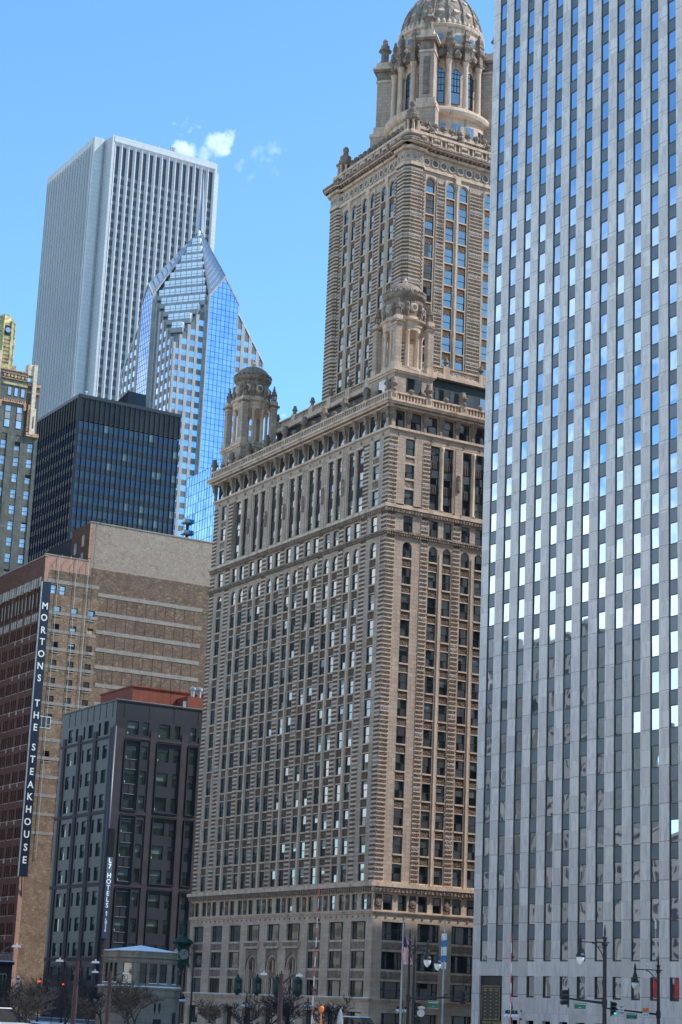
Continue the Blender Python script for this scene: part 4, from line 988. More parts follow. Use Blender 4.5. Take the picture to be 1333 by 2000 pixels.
# ================= brick building with tall restaurant sign =================
def brick_building():
    X, Y = 365.0, -141.9
    root = thing('brick_building', (X+20, Y-20, 0), 'tall brown brick building with bare striped side wall and red brick street front', 'building')
    FN = NE_face(X, Y); FW = W_face(X, Y); W = Windows()
    LN = 26.0
    b = MB(); b.box(X+.6, X+LN-.6, Y-45, Y-.6, 0, 88.0, 'core_dark'); b.box(X+1, X+LN, Y-45, Y-9.9, 88, 99, 'core_dark'); b.build('core', root)
    # --- west wall ---
    w = MB(); LW = 45
    wins = {0: (1.75, 2.95), 1: (2.82, 4.22), 2: (6.62, 8.0), 3: (10.42, 11.8)}
    rowt = [81.6-3.74*i for i in range(12)]
    blocked = set(); dummy = None
    cols3 = [(2.82, 4.22), (6.62, 8.0), (10.42, 11.8)]
    xs = [0]+[x for c in cols3 for x in c]+[LW]
    ztop = 84.0
    mat = lambda i: 'brick_common' if i < 3 else 'brick_dark'
    for i in range(0, len(xs), 2):
        f0 = FW; a, c = xs[i], xs[i+1]
        if i == 6:
            f0.box(w, a, 16, 0, 66, -.6, 0, 'brick_common'); f0.box(w, a, 12.6, 66, ztop, -.6, 0, 'brick_common'); f0.box(w, 12.6, c, 66, ztop, -.6, 0, 'brick_dark'); f0.box(w, 16, c, 0, 66, -.6, 0, 'brick_dark')
        else: f0.box(w, a, c, 0, ztop, -.6, 0, 'brick_common')
    for ci, (a, c) in enumerate(cols3):
        prev = ztop
        for ri, t in enumerate(rowt+[37.5]):
            FW.box(w, a, c, t, prev, -.5, 0, 'brick_common'); z0 = t-2.1; prev = z0
            if ci == 0 and ri in (7, 9, 11) or ri > 9: FW.box(w, a, c, z0, t, -.5, 0, 'brick_common'); continue
            if ci == 0 and ri == 7: continue
            if ci == 2 and ri == 1: FW.box(w, a, c, z0-.2, t-.5, -.4, -.12, 'plywood'); FW.box(w, a, c, t-.5, t, -.5, -.35, 'steel_black'); continue
            if ci == 2 and ri > 6: FW.box(w, a, c, z0, t, -.5, 0, 'brick_common'); continue
            W.add(FW, a, c, z0, t, -.35, pb=.15, fr='steel_black', ft=.09, tilt=.02); FW.box(w, a-.1, c+.1, z0-.2, z0, -.3, .12, 'brick_concrete')
        FW.box(w, a, c, 0, prev, -.5, 0, 'brick_common')
    w.build('side_wall', root)
    # upper band rows
    w = MB()
    FW.box(w, .0, 1.75, ztop, 89.0, -.6, 0, 'brick_common'); FW.box(w, 1.75, 5.2, 85.9, 89.0, -.6, 0, 'brick_dark'); FW.box(w, 3.0, 3.7, ztop, 85.9, -.6, 0, 'brick_common'); FW.box(w, 1.75, 5.2, ztop-.02, 84.05, -.6, 0, 'brick_common')
    FW.box(w, 4.95, 5.2, ztop, 85.9, -.6, 0, 'brick_common'); FW.box(w, 5.2, 10.2, ztop, 89.0, -.6, 0, 'brick_dark'); FW.box(w, 10.2, LW, ztop, 90.7, -.6, 0, 'brick_dark')
    for a, c in ((1.75, 3.0), (3.7, 4.95)): W.add(FW, a, c, 84.05, 85.9, -.3, pb=0, g='glass_deco', fr='steel_black', ft=.08)
    FW.box(w, 0, 10.2, 89.0, 92.0, -.6, 0, 'brick_pink'); FW.box(w, -.1, 10.2, 92.0, 92.25, -.6, .1, 'brick_concrete')
    FW.box(w, 10.2, LW, 90.7, 100.4, -.6, 0, 'brick_pale'); FW.box(w, 9.4, 10.2, 92.25, 100.4, -.6, 0, 'brick_pink'); FW.box(w, 9.3, LW, 100.4, 100.65, -.6, .12, 'brick_concrete')
    w.build('upper_wall', root)
    # exposed concrete floor edges
    for i, (z, a) in enumerate([(86.0, 5.3), (85.25, 12.2), (81.25, 11.9), (77.4, 12.3), (73.7, 12.5), (70.1, 12.6), (66.3, 13), (62.4, 13)]):
        m = MB(); 
        if i: FW.box(m, a, 36.6, z-.4, z+.42, 0, .07, 'brick_concrete')
        m.v and m.build('concrete_band', root)
    for i in range(14):
        z = 86.6-3.74*i; m = MB()
        for a, c in ((.9, 2.75), (2.75, 6.55), (6.55, 10.35), (10.35, 12.4 if i < 9 else 16)): FW.box(m, a, c-.001, z-3.1 if i else 86.3, (z-2.45) if i else 87.1, 0, .045, 'brick_concrete')
        m.build('concrete_band', root)
    m = MB()
    for k, u in enumerate((3.0, 6.9, 9.6)):   # swing stage ropes hung from roof brackets
        FW.box(m, u-.04, u+.04, 30, 92.2, .25, .31, 'blind_low')
    for u in (3.3, 5.3, 7.2, 9.4): m.tube([FW.P(u, -2.5, 92.9), FW.P(u, 1.2, 92.3)], .07, 'steel_black', 5); m.tube([FW.P(u, .9, 92.3), FW.P(u, .9, 90.5)], .05, 'blind_low', 4)
    m.tube([FW.P(9.8, -4, 101.6), FW.P(12.5, 1.5, 101.2)], .07, 'steel_black', 5); m.tube([FW.P(10.6, .3, 101), FW.P(10.6, .3, 60)], .035, 'steel_black', 4); m.tube([FW.P(1.0, -3, 93), FW.P(.3, .5, 92.9)], .06, 'galvanised', 5)
    m.build('rigging', root)
    for k in range(10):   # rusty tie columns showing through
        u = 14.5+k*2.25; m = MB(); FW.box(m, u-.07, u+.07, 66, 85, 0, .03, 'brick_red'); m.build('tie_strip', root)
    m = MB(); FW.box(m, 1.0, 4.0, 56.2, 58.6, -.2, .05, 'white_paint')
    for k in range(3): FW.box(m, 1.1+k*.95, 1.95+k*.95, 56.35, 58.45, .05, .07, 'glass_old')
    m.build('wide_window', root)
    m = MB(); FW.box(m, 0.0, .85, 26.5, 89, -.1, .05, 'brick_pink'); FW.box(m, 0.0, .9, 0, 26.4, -.1, .06, 'brick_pink'); m.build('corner_brick', root)
    # --- north street front ---
    f = FN; w = MB(); groups = [(1.6, 8.6), (9.4, 16.6), (17.4, 24.6)]
    cs = []
    for g0, g1 in ((1.5, 4.9), (5.6, 8.8), (9.9, 12.9), (13.5, 16.6), (17.6, 20.7), (21.4, 24.6)):
        n = 3; p = (g1-g0)/n
        cs += [(g0+i*p+.16, g0+(i+1)*p-.16) for i in range(n)]
    xs = [0]+[x for c in cs for x in c]+[LN]
    for i in range(0, len(xs), 2): f.box(w, xs[i], xs[i+1], 0, 87.4, -.6, 0, 'brick_red')
    rt = [77.9-3.78*i for i in range(20)]
    for ci, (a, c) in enumerate(cs):
        prev = 80.3
        for t in rt:
            f.box(w, a, c, t, prev, -.5, -.02, 'brick_red'); z0 = t-2.35; prev = z0
            W.add(f, a, c, z0, t, -.3, pb=.05, fr='steel_black', ft=.06); f.box(w, a-.05, c+.05, z0-.12, z0, -.2, .06, 'stone_pale')
        f.box(w, a, c, 0, prev, -.5, -.02, 'brick_red')
        # upper loggia: darker recesses and pale pendants
        f.box(w, a, c, 80.3, 87.4, -.5, -.3, 'brick_red')
        W.add(f, a, c, 82.0, 83.6, -.28, fr='steel_black')
        f.box(w, a+.05, c-.05, 78.3, 79.9, -.1, .10, 'stone_pale')
        if ci % 3 != 1: f.box(w, c, c+.22, 81.2, 84.2, 0, .15, 'stone_pale')
    for i in range(18): a = .9+i*1.38; f.box(w, a, a+.9, 85.4, 87.4, 0, .25, 'stone_pale') if i % 3 != 1 else f.box(w, a+.2, a+.7, 85.2, 87.3, 0, .3, 'stone_pale')
    w.build('street_front', root)
    w = MB(); f.box(w, 0, LN, 87.4, 91.6, -.6, .02, 'brick_red'); f.box(w, -.1, LN+.1, 91.6, 91.9, -.6, .2, 'brick_concrete'); w.build('parapet', root)
    for i in range(9):
        m = MB()
        for (a, c) in ((5.0, 5.5), (8.95, 9.6), (13.0, 13.4)): m = MB(); f.box(m, a, c, 75.0-7.56*i-.3, 75.0-7.56*i+.6, 0, .12, 'stone_pale'); m.build('ornament', root)
    # red stair tower at the back
    m = MB(); m.box(X+.1, X+9.5, Y-20, Y-9.3, 90, 100.3, 'brick_red'); ff = Face((X+.1, Y-9.3), (1, 0), (0, 1)); m.build('stair_tower', root)
    for a, z, mt in ((2.2, 95.6, 'plywood'), (6.2, 94.5, 'glass_deco'), (2.2, 91.8, 'glass_deco')):
        m = MB(); ff.box(m, a, a+1.5, z, z+2.6, 0, .03, 'steel_black'); ff.box(m, a+.12, a+1.38, z+.12, z+2.48, .03, .06, mt); m.build('window', root)
    W.finish(root)
    # roof greenery and swing stage bits
    # blade sign
    SF = W_face(X-1.2, Y+.1)
    s = MB(); SF.box(s, -.6, 1.3, 26.3, 86.0, -.45, 0, 'sign_blue'); SF.box(s, -.63, -.55, 26.3, 86.0, -.45, .03, 'galvanised')
    for z in (30, 45, 60, 75): s.tube([SF.P(.5, -.3, z), SF.P(.9, -1.3, z)], .08, 'steel_black', 5)
    s.tube([SF.P(.3, -.4, 26.4), SF.P(.9, -1.3, 22.0)], .12, 'steel_black', 5)
    sign = tag(s.build('vertical_sign'), 'tall narrow dark blue blade sign with white letters on the brick corner', 'sign')
    L_ = [('M', 546), ('O', 613), ('R', 685), ('T', 752), ('O', 822), ('N', 893), ('S', 962), ('T', 1107), ('H', 1177), ('E', 1247), ('S', 1362), ('T', 1432)]
    zs = SIGN_Z
    for (ch, z) in zs: t = MB(); text_on(t, SF, ch, .36, z, 1.95, .03, 'letter_white', .92); t.build('letter', sign)
SIGN_Z = [('M', 80.87), ('O', 78.45), ('R', 75.84), ('T', 73.44), ('O', 70.94), ('N', 68.44), ('S', 65.96), ('T', 60.83), ('H', 58.36), ('E', 55.91), ('S', 51.89), ('T', 49.46), ('E', 47.0), ('A', 44.4), ('K', 41.99), ('H', 39.48), ('O', 37.02), ('U', 34.53), ('S', 31.98), ('E', 29.51)]
brick_building()

# ================= black steel box =================
def black_tower():
    X, Y = 445.0, -178.67; LN, LW = 50.0, 29.4; H = 155.2
    root = thing('office_tower', (X+25, Y-15, 0), 'black steel and glass box tower with thin mullions and dark top band', 'building')
    b = MB(); b.box(X+.5, X+LN-.5, Y-LW+.5, Y-.5, 0, H-.5, 'steel_black'); b.box(X+.3, X+LN, Y-LW, Y-.3, H-.5, H, 'steel_black'); b.build('core', root)
    FN = NE_face(X, Y); FW = W_face(X, Y); W = Windows()
    for f, L, n in ((FW, LW, 20), (FN, LN, 28)):
        p = (L-.8)/n; band = MB(); mul = MB(); top = MB()
        f.box(top, .4, L-.0, 148.3, H-.9, -.4, -.12, 'louvre_brown'); f.box(top, 0, L, H-.9, H, -.4, .12, 'steel_black')
        for k in range(20): f.box(top, .4, L, 148.6+k*.28, 148.68+k*.28, -.12, -.06, 'steel_black')
        z = 148.2; 
        for k in range(34):
            zt = 148.0-3.27*k; zb = zt-1.95
            if zb < 55: break
            f.box(band, .0, L, zb-1.32, zb, -.4, -.08, 'steel_black')
            for i in range(n): 
                pane = MB(); f.quad(pane, .4+i*p+.05, .4+(i+1)*p-.05, zb, zt, -.18, 'glass_black', .012); v = f.P(.4+i*p, 0, zb)-CAM
                if R.random() < (.10 if f is FW else .0): f.quad(pane, .4+i*p+.06, .4+(i+1)*p-.06, zb, zt, -.17, 'blind_hotel')
                W.w.append((abs(v.dot(f.n))/v.length**3*p, pane, MB()))
            last = zb
        f.box(band, 0, L, 0, last-1.3, -.4, -.05, 'steel_black')
        for i in range(n+1): f.box(mul, .4+i*p-.07, .4+i*p+.07, 0, H-.5, -.15, .18, 'steel_black')
        f.box(mul, 0, .4, 0, H-.5, -.4, .1, 'steel_black')
        band.build('spandrel_band', root); mul.build('mullions', root); top.build('louvre_band', root)
    W.finish(root)
    for i, (dx, dy, r) in enumerate(((9, -7, 2.0), (10.5, -15, 2.2))):
        m = MB(); m.lathe(X+dx, Y+dy, [(r*.2, H+.2), (r*.75, H+.8), (r, H+1.8), (r*.95, H+1.8)], 'galvanised', 16); m.tube([(X+dx, Y+dy, H-.2), (X+dx, Y+dy, H+.4)], .3, 'galvanised')
        tag(m.build('satellite_dish', None), ('white' if i else 'pale')+' dish on the black tower roof '+('beside the slanted dark panel' if i else 'nearest its corner'), 'antenna')
    m = MB(); m.tube([(X+3, Y-3, H), (X+3, Y-3, H+2)], .12, 'white_paint'); m.lathe(X+3, Y-3, [(.35, H+1.6), (.35, H+2)], 'white_paint', 6); tag(m.build('roof_beacon'), 'small white post on the black tower roof near its corner', 'antenna')
black_tower()
def slanted_roof():
    root = thing('office_building', (500, -218, 0), 'building behind the black tower, only its slanted dark glass roof panel showing', 'building')
    b = MB(); b.box(494.5, 512, -220.5, -214.6, 0, 171.2, 'steel_black'); b.build('wall', root)
    m = MB(); q = [(494.6, -217.0, 171.0), (493.7, -219.3, 171.0), (493.8, -219.0, 175.6), (495.7, -214.3, 176.4)]
    m.hexa([q[0], q[1], (q[1][0]+5, q[1][1]+1.5, 171), (q[0][0]+5, q[0][1]+1.5, 171), q[3], q[2], (q[2][0]+5, q[2][1]+1.5, 174), (q[3][0]+5, q[3][1]+1.5, 174)], 'sign_blue'); m.build('slanted_roof', root)
slanted_roof()

# ================= white granite tower =================
def granite_tower():
    X, Y = 674.9, -277.8; L = 46.0; H = 346.2
    root = thing('office_tower', (X+29, Y-23, 0), 'very tall white granite tower with thin vertical fins and dark slots under its flat top', 'building')
    yN = Y+6.6; xN = X+7.4; LNf = 48.5; xS = Y-L-3.5
    c = MB(); c.box(X+1.6, X+62, Y-L+1, Y-.9, 0, H-1, 'core_dark'); c.box(xN+1.6, xN+LNf-1, Y-L-4, yN-1.6, 0, H-1, 'core_dark'); c.build('core', root)
    FW = W_face(X, Y); FN = Face((xN, yN), (1, 0), (0, 1))
    n = 15; p = (L-.4)/n
    zt = 343.6
    for i in range(n+1):
        u = .2+i*p; m = MB(); k = m.mi('white_granite'); P = FW.P
        hw = .84 if 0 < i < n else .6
        a, b_ = (u-hw, u+hw) if 0 < i < n else ((u-.2, u+hw) if i == 0 else (u-hw, u+.4))
        m.prism([tuple(P(a, -.9, 0))[:2], tuple(P(u, .15, 0))[:2], tuple(P(b_, -.9, 0))[:2]], 0, zt, 'white_granite'); m.build('pier', root)
    for i in range(n):
        a, c_ = .2+i*p+.9, .2+(i+1)*p-.9; m = MB(); z = 329.6
        FW.box(m, a-.5, c_+.5, z, 342.1, -1.5, -.82, 'louvre_aon')
        k = 0
        while z > 120:
            nz = z-3.9; FW.box(m, a-.5, c_+.5, nz, z-1.5, -1.5, -.82, 'glass_aon'); FW.box(m, a-.5, c_+.5, z-1.5, z, -1.5, -.80, 'spandrel_shade_aon'); z = nz
        FW.box(m, (a+c_)/2-.08, (a+c_)/2+.08, z, 342.1, -.8, -.7, 'spandrel_shade_aon'); FW.box(m, a-.5, c_+.5, 0, z, -1.5, -.82, 'spandrel_shade_aon')
        m.build('window_strip', root)
    m = MB(); FW.box(m, -.2, L+.2, zt, H, -1.6, .15, 'white_granite')
    P = FW.P; m.hexa([P(-.2, -1.3, 342), P(L, -1.3, 342), P(L, -1.6, 342), P(-.2, -1.6, 342), P(-.2, .13, zt), P(L, .13, zt), P(L, -1.6, zt), P(-.2, -1.6, zt)], 'white_granite'); m.build('parapet', root)
    n2 = 17; p2 = LNf/n2
    for i in range(n2+1):
        u = i*p2; m = MB(); P = FN.P; m.prism([tuple(P(u-.95, -1.5, 0))[:2], tuple(P(u+.95, -1.5, 0))[:2], tuple(P(u, .15, 0))[:2]], 0, zt-.2, 'white_granite'); FN.box(m, u-.07, u+.07, 0, zt-.4, .1, .19, 'spandrel_shade_aon'); m.build('pier', root)  # dark strip on each fin tip stands in for its shade line
    m = MB(); 
    for i in range(n2): FN.box(m, i*p2+.4, (i+1)*p2-.4, 0, 342, -1.5, -1.35, 'glass_aon')
    m.build('window_strip', root)
    m = MB(); FN.box(m, -.2, LNf+.4, zt, H, -1.6, .15, 'white_granite'); P = FN.P; m.hexa([P(-.2, -1.3, 341.6), P(LNf, -1.3, 341.6), P(LNf, -1.6, 341.6), P(-.2, -1.6, 341.6), P(-.2, .13, zt), P(LNf, .13, zt), P(LNf, -1.6, zt), P(-.2, -1.6, zt)], 'white_granite'); m.build('parapet', root)
    # notched corners (re-entrant)
    m = MB(); m.prism([(X+.0, Y+.0), (X+.0, Y+1.1), (X+2.5, Y+1.1), (xN-.4, Y+1.6), (xN-1.6, yN-3.5), (xN-1.6, yN), (xN+1.4, yN), (xN+1.6, Y-1.2), (X+1, Y-1.2)][::-1], 0, H, 'white_granite'); m.build('notched_corner', root)
    m = MB(); m.box(X+4.6, X+62, Y-L-4.0, Y-L+.3, 0, H-2.0, 'white_granite'); m.box(X+.3, X+5, Y-L-1.0, Y-L+.1, 0, H, 'white_granite'); m.build('notched_corner', root)
    m = MB(); m.box(X+1, X+60, Y-L, Y-1, H-1.2, H-.6, 'roof_felt'); m.build('roof', root)
    for i, (u, h) in enumerate(((4.5, 5), (6.2, 5.5), (9.5, 4), (11, 5.5), (13.5, 8.5), (15, 6), (20, 5), (21, 6), (23.5, 4.5), (25, 8), (30, 5))):
        m = MB(); c_ = FW.P(u+1, -14, 0); m.tube([(c_.x, c_.y, H-1), (c_.x, c_.y, H+h)], [.16, .1], 'white_paint', 4); m.build('antenna', root)
    m = MB(); c_ = FW.P(28.5, -6, 0)
    for dx in (-.9, .9):
        for dy in (-.9, .9): m.tube([(c_.x+dx, c_.y+dy, H-1), (c_.x+dx, c_.y+dy, H+4.6)], .12, 'white_paint', 4)
    for z in (1, 2.2, 3.4, 4.5): m.box(c_.x-1, c_.x+1, c_.y-1, c_.y+1, H+z-.1, H+z, 'white_paint')
    m.build('mast_cage', root)
granite_tower()

# ================= stepped glass tower with spire =================
def spire_tower():
    X, Y = 565.06, -259.46; A, B = 35.0, 43.0      # A south extent, B east extent
    root = thing('office_tower', (X+B/2, Y-A/2, 0), 'blue glass tower with stepped chevron top, pyramid roof and thin spire', 'building')
    FW = W_face(X, Y); FN = NE_face(X, Y); W = Windows()
    Zb = 221.2; sv, su = 1.46, 1.19
    FL = 3.97; GW = 'granite_beige'
    piersW = [(-.1, .75, 0), (1.95, 2.85, 2.1), (4.75, 5.95, 4.8), (7.6, 8.85, 7.6), (10.75, 11.9, 11.0)]
    colsW_ = [(.75, 1.95), (2.85, 4.75), (5.95, 7.6), (8.85, 10.75)]
    def topat(d): return Zb+d
    rowz = [221.8-2.4+FL*k for k in range(6, -42, -1)]
    b = MB(); e = 1.0
    # core: pyramid on the square shaft (planes facing the four corners)
    za = Zb+sv*A/2; 
    cx, cy, Za = X+B/2, Y-A/2, Zb+sv*A/2+su*B/2
    def core(off, m, name, gabl=False):
        q = MB(); x0, x1, y0, y1 = X+off, X+B-off, Y-A+off, Y-off; zc = Zb-1.0
        V = [(x0, y1, zc), (x1, y1, zc), (x1, y0, zc), (x0, y0, zc)]; mid = [(cx, y1, zc+su*B/2), (x1, cy, zc+sv*A/2), (cx, y0, zc+su*B/2), (x0, cy, zc+sv*A/2)]; ap = (cx, cy, zc+su*B/2+sv*A/2)
        for i in range(4): q.poly([V[i], mid[i], ap, mid[i-1]], m)
        g = [(a_[0], a_[1], 0) for a_ in V]
        for i in range(4): j = (i+1) % 4; q.poly([g[i], g[j], V[j], mid[i], V[i]], m)
        q.build(name, root)
    core(.5, 'granite_grey', 'core')
    for f, L, cols, slope in ((FW, A, [(.35, 2.1), (3.1, 4.95), (6.1, 7.95), (9.05, 10.9)], sv), (FN, B, [(.9, 2.0), (3.2, 5.2), (6.7, 8.6), (10.1, 12.0), (13.5, 15.4)], su)):
        bay = (11.9, 23.1) if f is FW else (17.0, 26.0)
        cols = cols+[(L-c, L-a) for a, c in cols[::-1]]
        if f is FW: cols = [(a, c) for a, c in cols if c < 12]+[(23.9, 25.6), (26.9, 28.6), (29.9, 31.6), (32.9, 34.4)]
        xs = [0]+[x for c in cols for x in c]+[L]
        wall = MB()
        for i in range(0, len(xs), 2):
            a, c = xs[i], xs[i+1]
            if a < bay[0] < c: segs = [(a, bay[0]), (bay[1], c)]
            else: segs = [(a, c)]
            for a, c in segs:
                if c-a < .05: continue
                m_ = (a+c)/2; d = min(m_, L-m_); zt = Zb+slope*max(0, d-.3); pz = MB(); f.box(pz, a, c, 60, zt, -.9, .10, GW); pz.build('pier', root)
        for a, c in cols:
            d = min((a+c)/2, L-(a+c)/2); zt = Zb+slope*(d-.9); f.box(wall, a, c, 60, zt, -.9, -.06, 'granite_dark')
            z = 219.4+FL*8
            while z > 80:
                if z+.1 < zt: 
                    z1 = z; z0 = z-2.0; pane = MB(); f.quad(pane, a+.02, c-.02, z0, z1, -.03, 'glass_sky', .012); v = f.P(a, 0, z)-CAM; W.w.append((abs(v.dot(f.n))/v.length**3, pane, MB()))
                z -= FL
        wall.build('spandrel_wall', root)
        # central glass bay
        g = MB(); P = f.P; m0, m1 = bay; mc = (m0+m1)/2; hw = (m1-m0)/2; ov = 1.3
        zs = Zb+slope*(L/2-hw)+1.5; zp = zs+slope*hw
        nv = 7 if f is FW else 6; nz = 40
        g.poly([P(m0, ov, 60), P(m1, ov, 60), P(m1, ov, zs), P(mc, ov, zp), P(m0, ov, zs)], 'glass_sky')
        g.poly([P(m0, ov, 60), P(m0, ov, zs), P(m0, -1, zs), P(m0, -1, 60)], 'glass_sky'); g.poly([P(m1, ov, 60), P(m1, -1, 60), P(m1, -1, zs), P(m1, ov, zs)], 'glass_sky')
        gb = g.build('glass_bay', root); g = MB()
        for i in range(nv+1):
            u = m0+(m1-m0)*i/nv; zt = zs+slope*(hw-abs(u-mc)); f.box(g, u-.06, u+.06, 60, zt, ov, ov+.07, 'mullion_blue')
        z = zp
        while z > 62:
            wd = hw if z < zs else hw-(z-zs)/slope
            if wd > .3: f.box(g, mc-wd, mc+wd, z-.05, z+.05, ov, ov+.06, 'mullion_blue')
            z -= 1.985
        f.box(g, m0-.25, m0+.12, 60, zs, -.5, ov+.12, GW); f.box(g, m1-.12, m1+.25, 60, zs, -.5, ov+.12, GW)
        # raking beams down the stepped shoulders
        for e0, e1 in ((m1, L),):
            zr0, zr1 = Zb+slope*(min(m0, L-m1))-.2, Zb-.2
            g.hexa([P(e0, .15, zr0-.5), P(e1, .15, zr1-.5), P(e1, -.9, zr1-.5), P(e0, -.9, zr0-.5), P(e0, .15, zr0+.35), P(e1, .15, zr1+.35), P(e1, -.9, zr1+.35), P(e0, -.9, zr0+.35)], 'roof_metal')
        # gable rake
        for s_ in (-1, 1):
            a_, e_ = mc+s_*(hw+.3), mc
            g.hexa([P(a_, ov+.2, zs-.7), P(e_, ov+.2, zp-.2), P(e_, -1, zp-.2), P(a_, -1, zs-.7), P(a_, ov+.2, zs+.5), P(e_, ov+.2, zp+.9), P(e_, -1, zp+.9), P(a_, -1, zs+.5)], GW)
        g.build('bay_frame', root)
        # sloping ribbed roof strip of this bay running up to the apex
        n = 12
        for s_ in (-1, 1):
            g = MB(); top = Vector((cx, cy, 0))
            for i in range(n):
                t0, t1 = i/n, (i+.94)/n
                def pt(t, w, dz):   # along ridge from bay front to centre
                    hwt = hw*(1-t)+.4*t; dd = ov*(1-t)+(-(A if f is FN else B)/2)*t
                    if f is FW: dd = ov*(1-t)-(B/2)*t
                    else: dd = ov*(1-t)-(A/2)*t
                    zr = zp+(Za-zp+1.0)*t
                    return P(mc+s_*hwt*w, dd, zr-slope*hwt*w+dz)
                g.hexa([pt(t0, 0, .0), pt(t1, 0, .0), pt(t1, 1, .0), pt(t0, 1, .0), pt(t0, 0, .55), pt(t1, 0, .25), pt(t1, 1, .25), pt(t0, 1, .55)], 'roof_metal')
            g.hexa([pt(0, 0, .55), pt(1, 0, .55), pt(1, .06, .45), pt(0, .06, .45), pt(0, 0, .95), pt(1, 0, .95), pt(1, .06, .85), pt(0, .06, .85)], 'aluminium_pole')
            g.hexa([pt(0, .94, .2), pt(1, .94, .2), pt(1, 1.05, .1), pt(0, 1.05, .1), pt(0, .94, .95), pt(1, .94, .95), pt(1, 1.05, .85), pt(0, 1.05, .85)], GW)
            g.build('roof_slope', root)
    # stepped bands on the corner plane facing the viewer (north west)
    n = 13
    for k in range(n):
        z0 = Zb+.4+k*3.95; z1 = z0+3.95
        if z0 > Za-2.5: break
        h = z0-Zb
        # line on plane z = Zb + sv*v + su*u at height z0 -> from (u=0,v=h/sv) to (v=0,u=h/su)
        va, ua = h/sv, h/su
        pa = Vector((X, Y-va, 0)); pb = Vector((X+ua, Y, 0)); dr = (pb-pa); Ln = dr.length
        if Ln < .8: continue
        dr.normalize(); nr = Vector((-dr.y, dr.x, 0)); nr = nr if nr.dot(Vector((-1, 1, 0))) > 0 else -nr
        t0, t1 = 0, Ln
        # clip by bay roof strips
        if va > 11.2:
            vmax = 11.5; 
            t0 = (va-vmax)/va*Ln
        if ua > 16.3: t1 = Ln*(1-(ua-16.5)/ua)
        if va <= 11.5 and t1 < t0+.5: continue
        # walls slice to shaft outline and hip strips converge towards the apex
        hh = (z0-Zb-sv*11.5)/(Za-Zb-sv*11.5)
        if va > 11.5:
            # strip edges converge: interpolate between outer points and apex
            ea = Vector((X, Y-11.5, 0)).lerp(Vector((cx-.9, cy+.9, 0)), min(1, max(0, (z0-(Zb+sv*11.5))/(Za-1-(Zb+sv*11.5)))))
            eb = Vector((X+16.5, Y, 0)).lerp(Vector((cx-.9, cy+.9, 0)), min(1, max(0, (z0-(Zb+su*16.5))/(Za-1-(Zb+su*16.5)))))
            pa, pb = ea, eb
        else: pa = pa+dr*t0; pb = pa+dr*(t1-t0)
        ff = Face((pb.x, pb.y), tuple((pa-pb).normalized())[:2], tuple(nr)[:2]); Ln = (pb-pa).length
        if Ln < .6: continue
        g = MB(); ff.box(g, 0, Ln, z0, z0+1.7, -2.5, .15, 'granite_grey'); g.build('terrace_band', root)
        g = MB(); ff.box(g, .3, Ln-.3 if Ln > 1 else Ln, z0+1.7, z1, -2.5, -.15, 'glass_pale')
        q = .4
        while q < Ln: ff.box(g, q-.05, q+.05, z0+1.5, z1, -.15, -.08, 'mullion_blue'); q += 2.1
        ff.box(g, 0, Ln, z0+2.6, z0+2.68, -.15, -.09, 'mullion_blue')
        g.build('terrace_glazing', root)
    g = MB(); g.prism([(cx-1.2, cy-1.2), (cx+1.2, cy-1.2), (cx+1.2, cy+1.2), (cx-1.2, cy+1.2)], Za-3, Za+.5, GW)
    g.hexa([(cx-1.3, cy-.25, Za), (cx+1.3, cy-.25, Za), (cx+1.3, cy+.25, Za), (cx-1.3, cy+.25, Za)]+[(cx, cy, Za+26.5)]*0+[(cx-.06, cy-.06, Za+25.5), (cx+.06, cy-.06, Za+25.5), (cx+.06, cy+.06, Za+25.5), (cx-.06, cy+.06, Za+25.5)], 'aluminium_pole')
    g.hexa([(cx-.25, cy-1.3, Za), (cx+.25, cy-1.3, Za), (cx+.25, cy+1.3, Za), (cx-.25, cy+1.3, Za), (cx-.05, cy-.06, Za+25.4), (cx+.05, cy-.06, Za+25.4), (cx+.05, cy+.06, Za+25.4), (cx-.05, cy+.06, Za+25.4)], 'roof_metal')
    g.build('spire', root)
    W.finish(root, frames=False)
spire_tower()

# ================= blue glass slab with balconies =================
def glass_slab():
    xE, y = 506.5, -240.0; xW = 470; H = 156.6
    root = thing('glass_tower', (490, -255, 0), 'bright blue glass apartment tower with small balconies beside the terracotta tower', 'building')
    f = N_face(xE, y); L = xE-xW; b = MB(); b.box(xW, xE, y-22, y-.2, 0, H-2, 'glass_blue'); b.build('core', root)
    g = MB(); 
    nz = 46
    for k in range(nz):
        z1 = H-k*3.05; z0 = z1-3.0
        if z0 < 70: break
        i = 0; u = 0
        while u < L: 
            w = 1.75; f.quad(g, u+.03, min(L, u+w)-.03, z0, z1, 0, 'glass_blue', .014); u += w
    g.build('curtain_wall', root)
    m = MB(); u = 0
    while u < L: f.box(m, u-.04, u+.04, 60, H, 0, .06, 'mullion_blue'); u += 1.75
    z = H
    while z > 70: f.box(m, 0, L, z-.04, z+.04, 0, .06, 'mullion_blue'); z -= 3.05
    m.build('mullions', root)
    for k in range(9):
        z = 146.2-3.05*3-k*3.4+5
        m = MB(); f.box(m, 1.1, 3.6, z, z+.22, 0, 1.6, 'stone_pale'); f.box(m, 1.1, 3.6, z+.22, z+1.25, 1.5, 1.55, 'glass_pale'); f.box(m, 1.1, 1.15, z+.22, z+1.25, 0, 1.5, 'glass_pale'); f.box(m, 3.55, 3.6, z+.22, z+1.25, 0, 1.5, 'glass_pale'); f.box(m, 1.5, 3.0, z-2.2, z, 0.02, .1, 'core_dark'); m.build('balcony', root)
glass_slab()

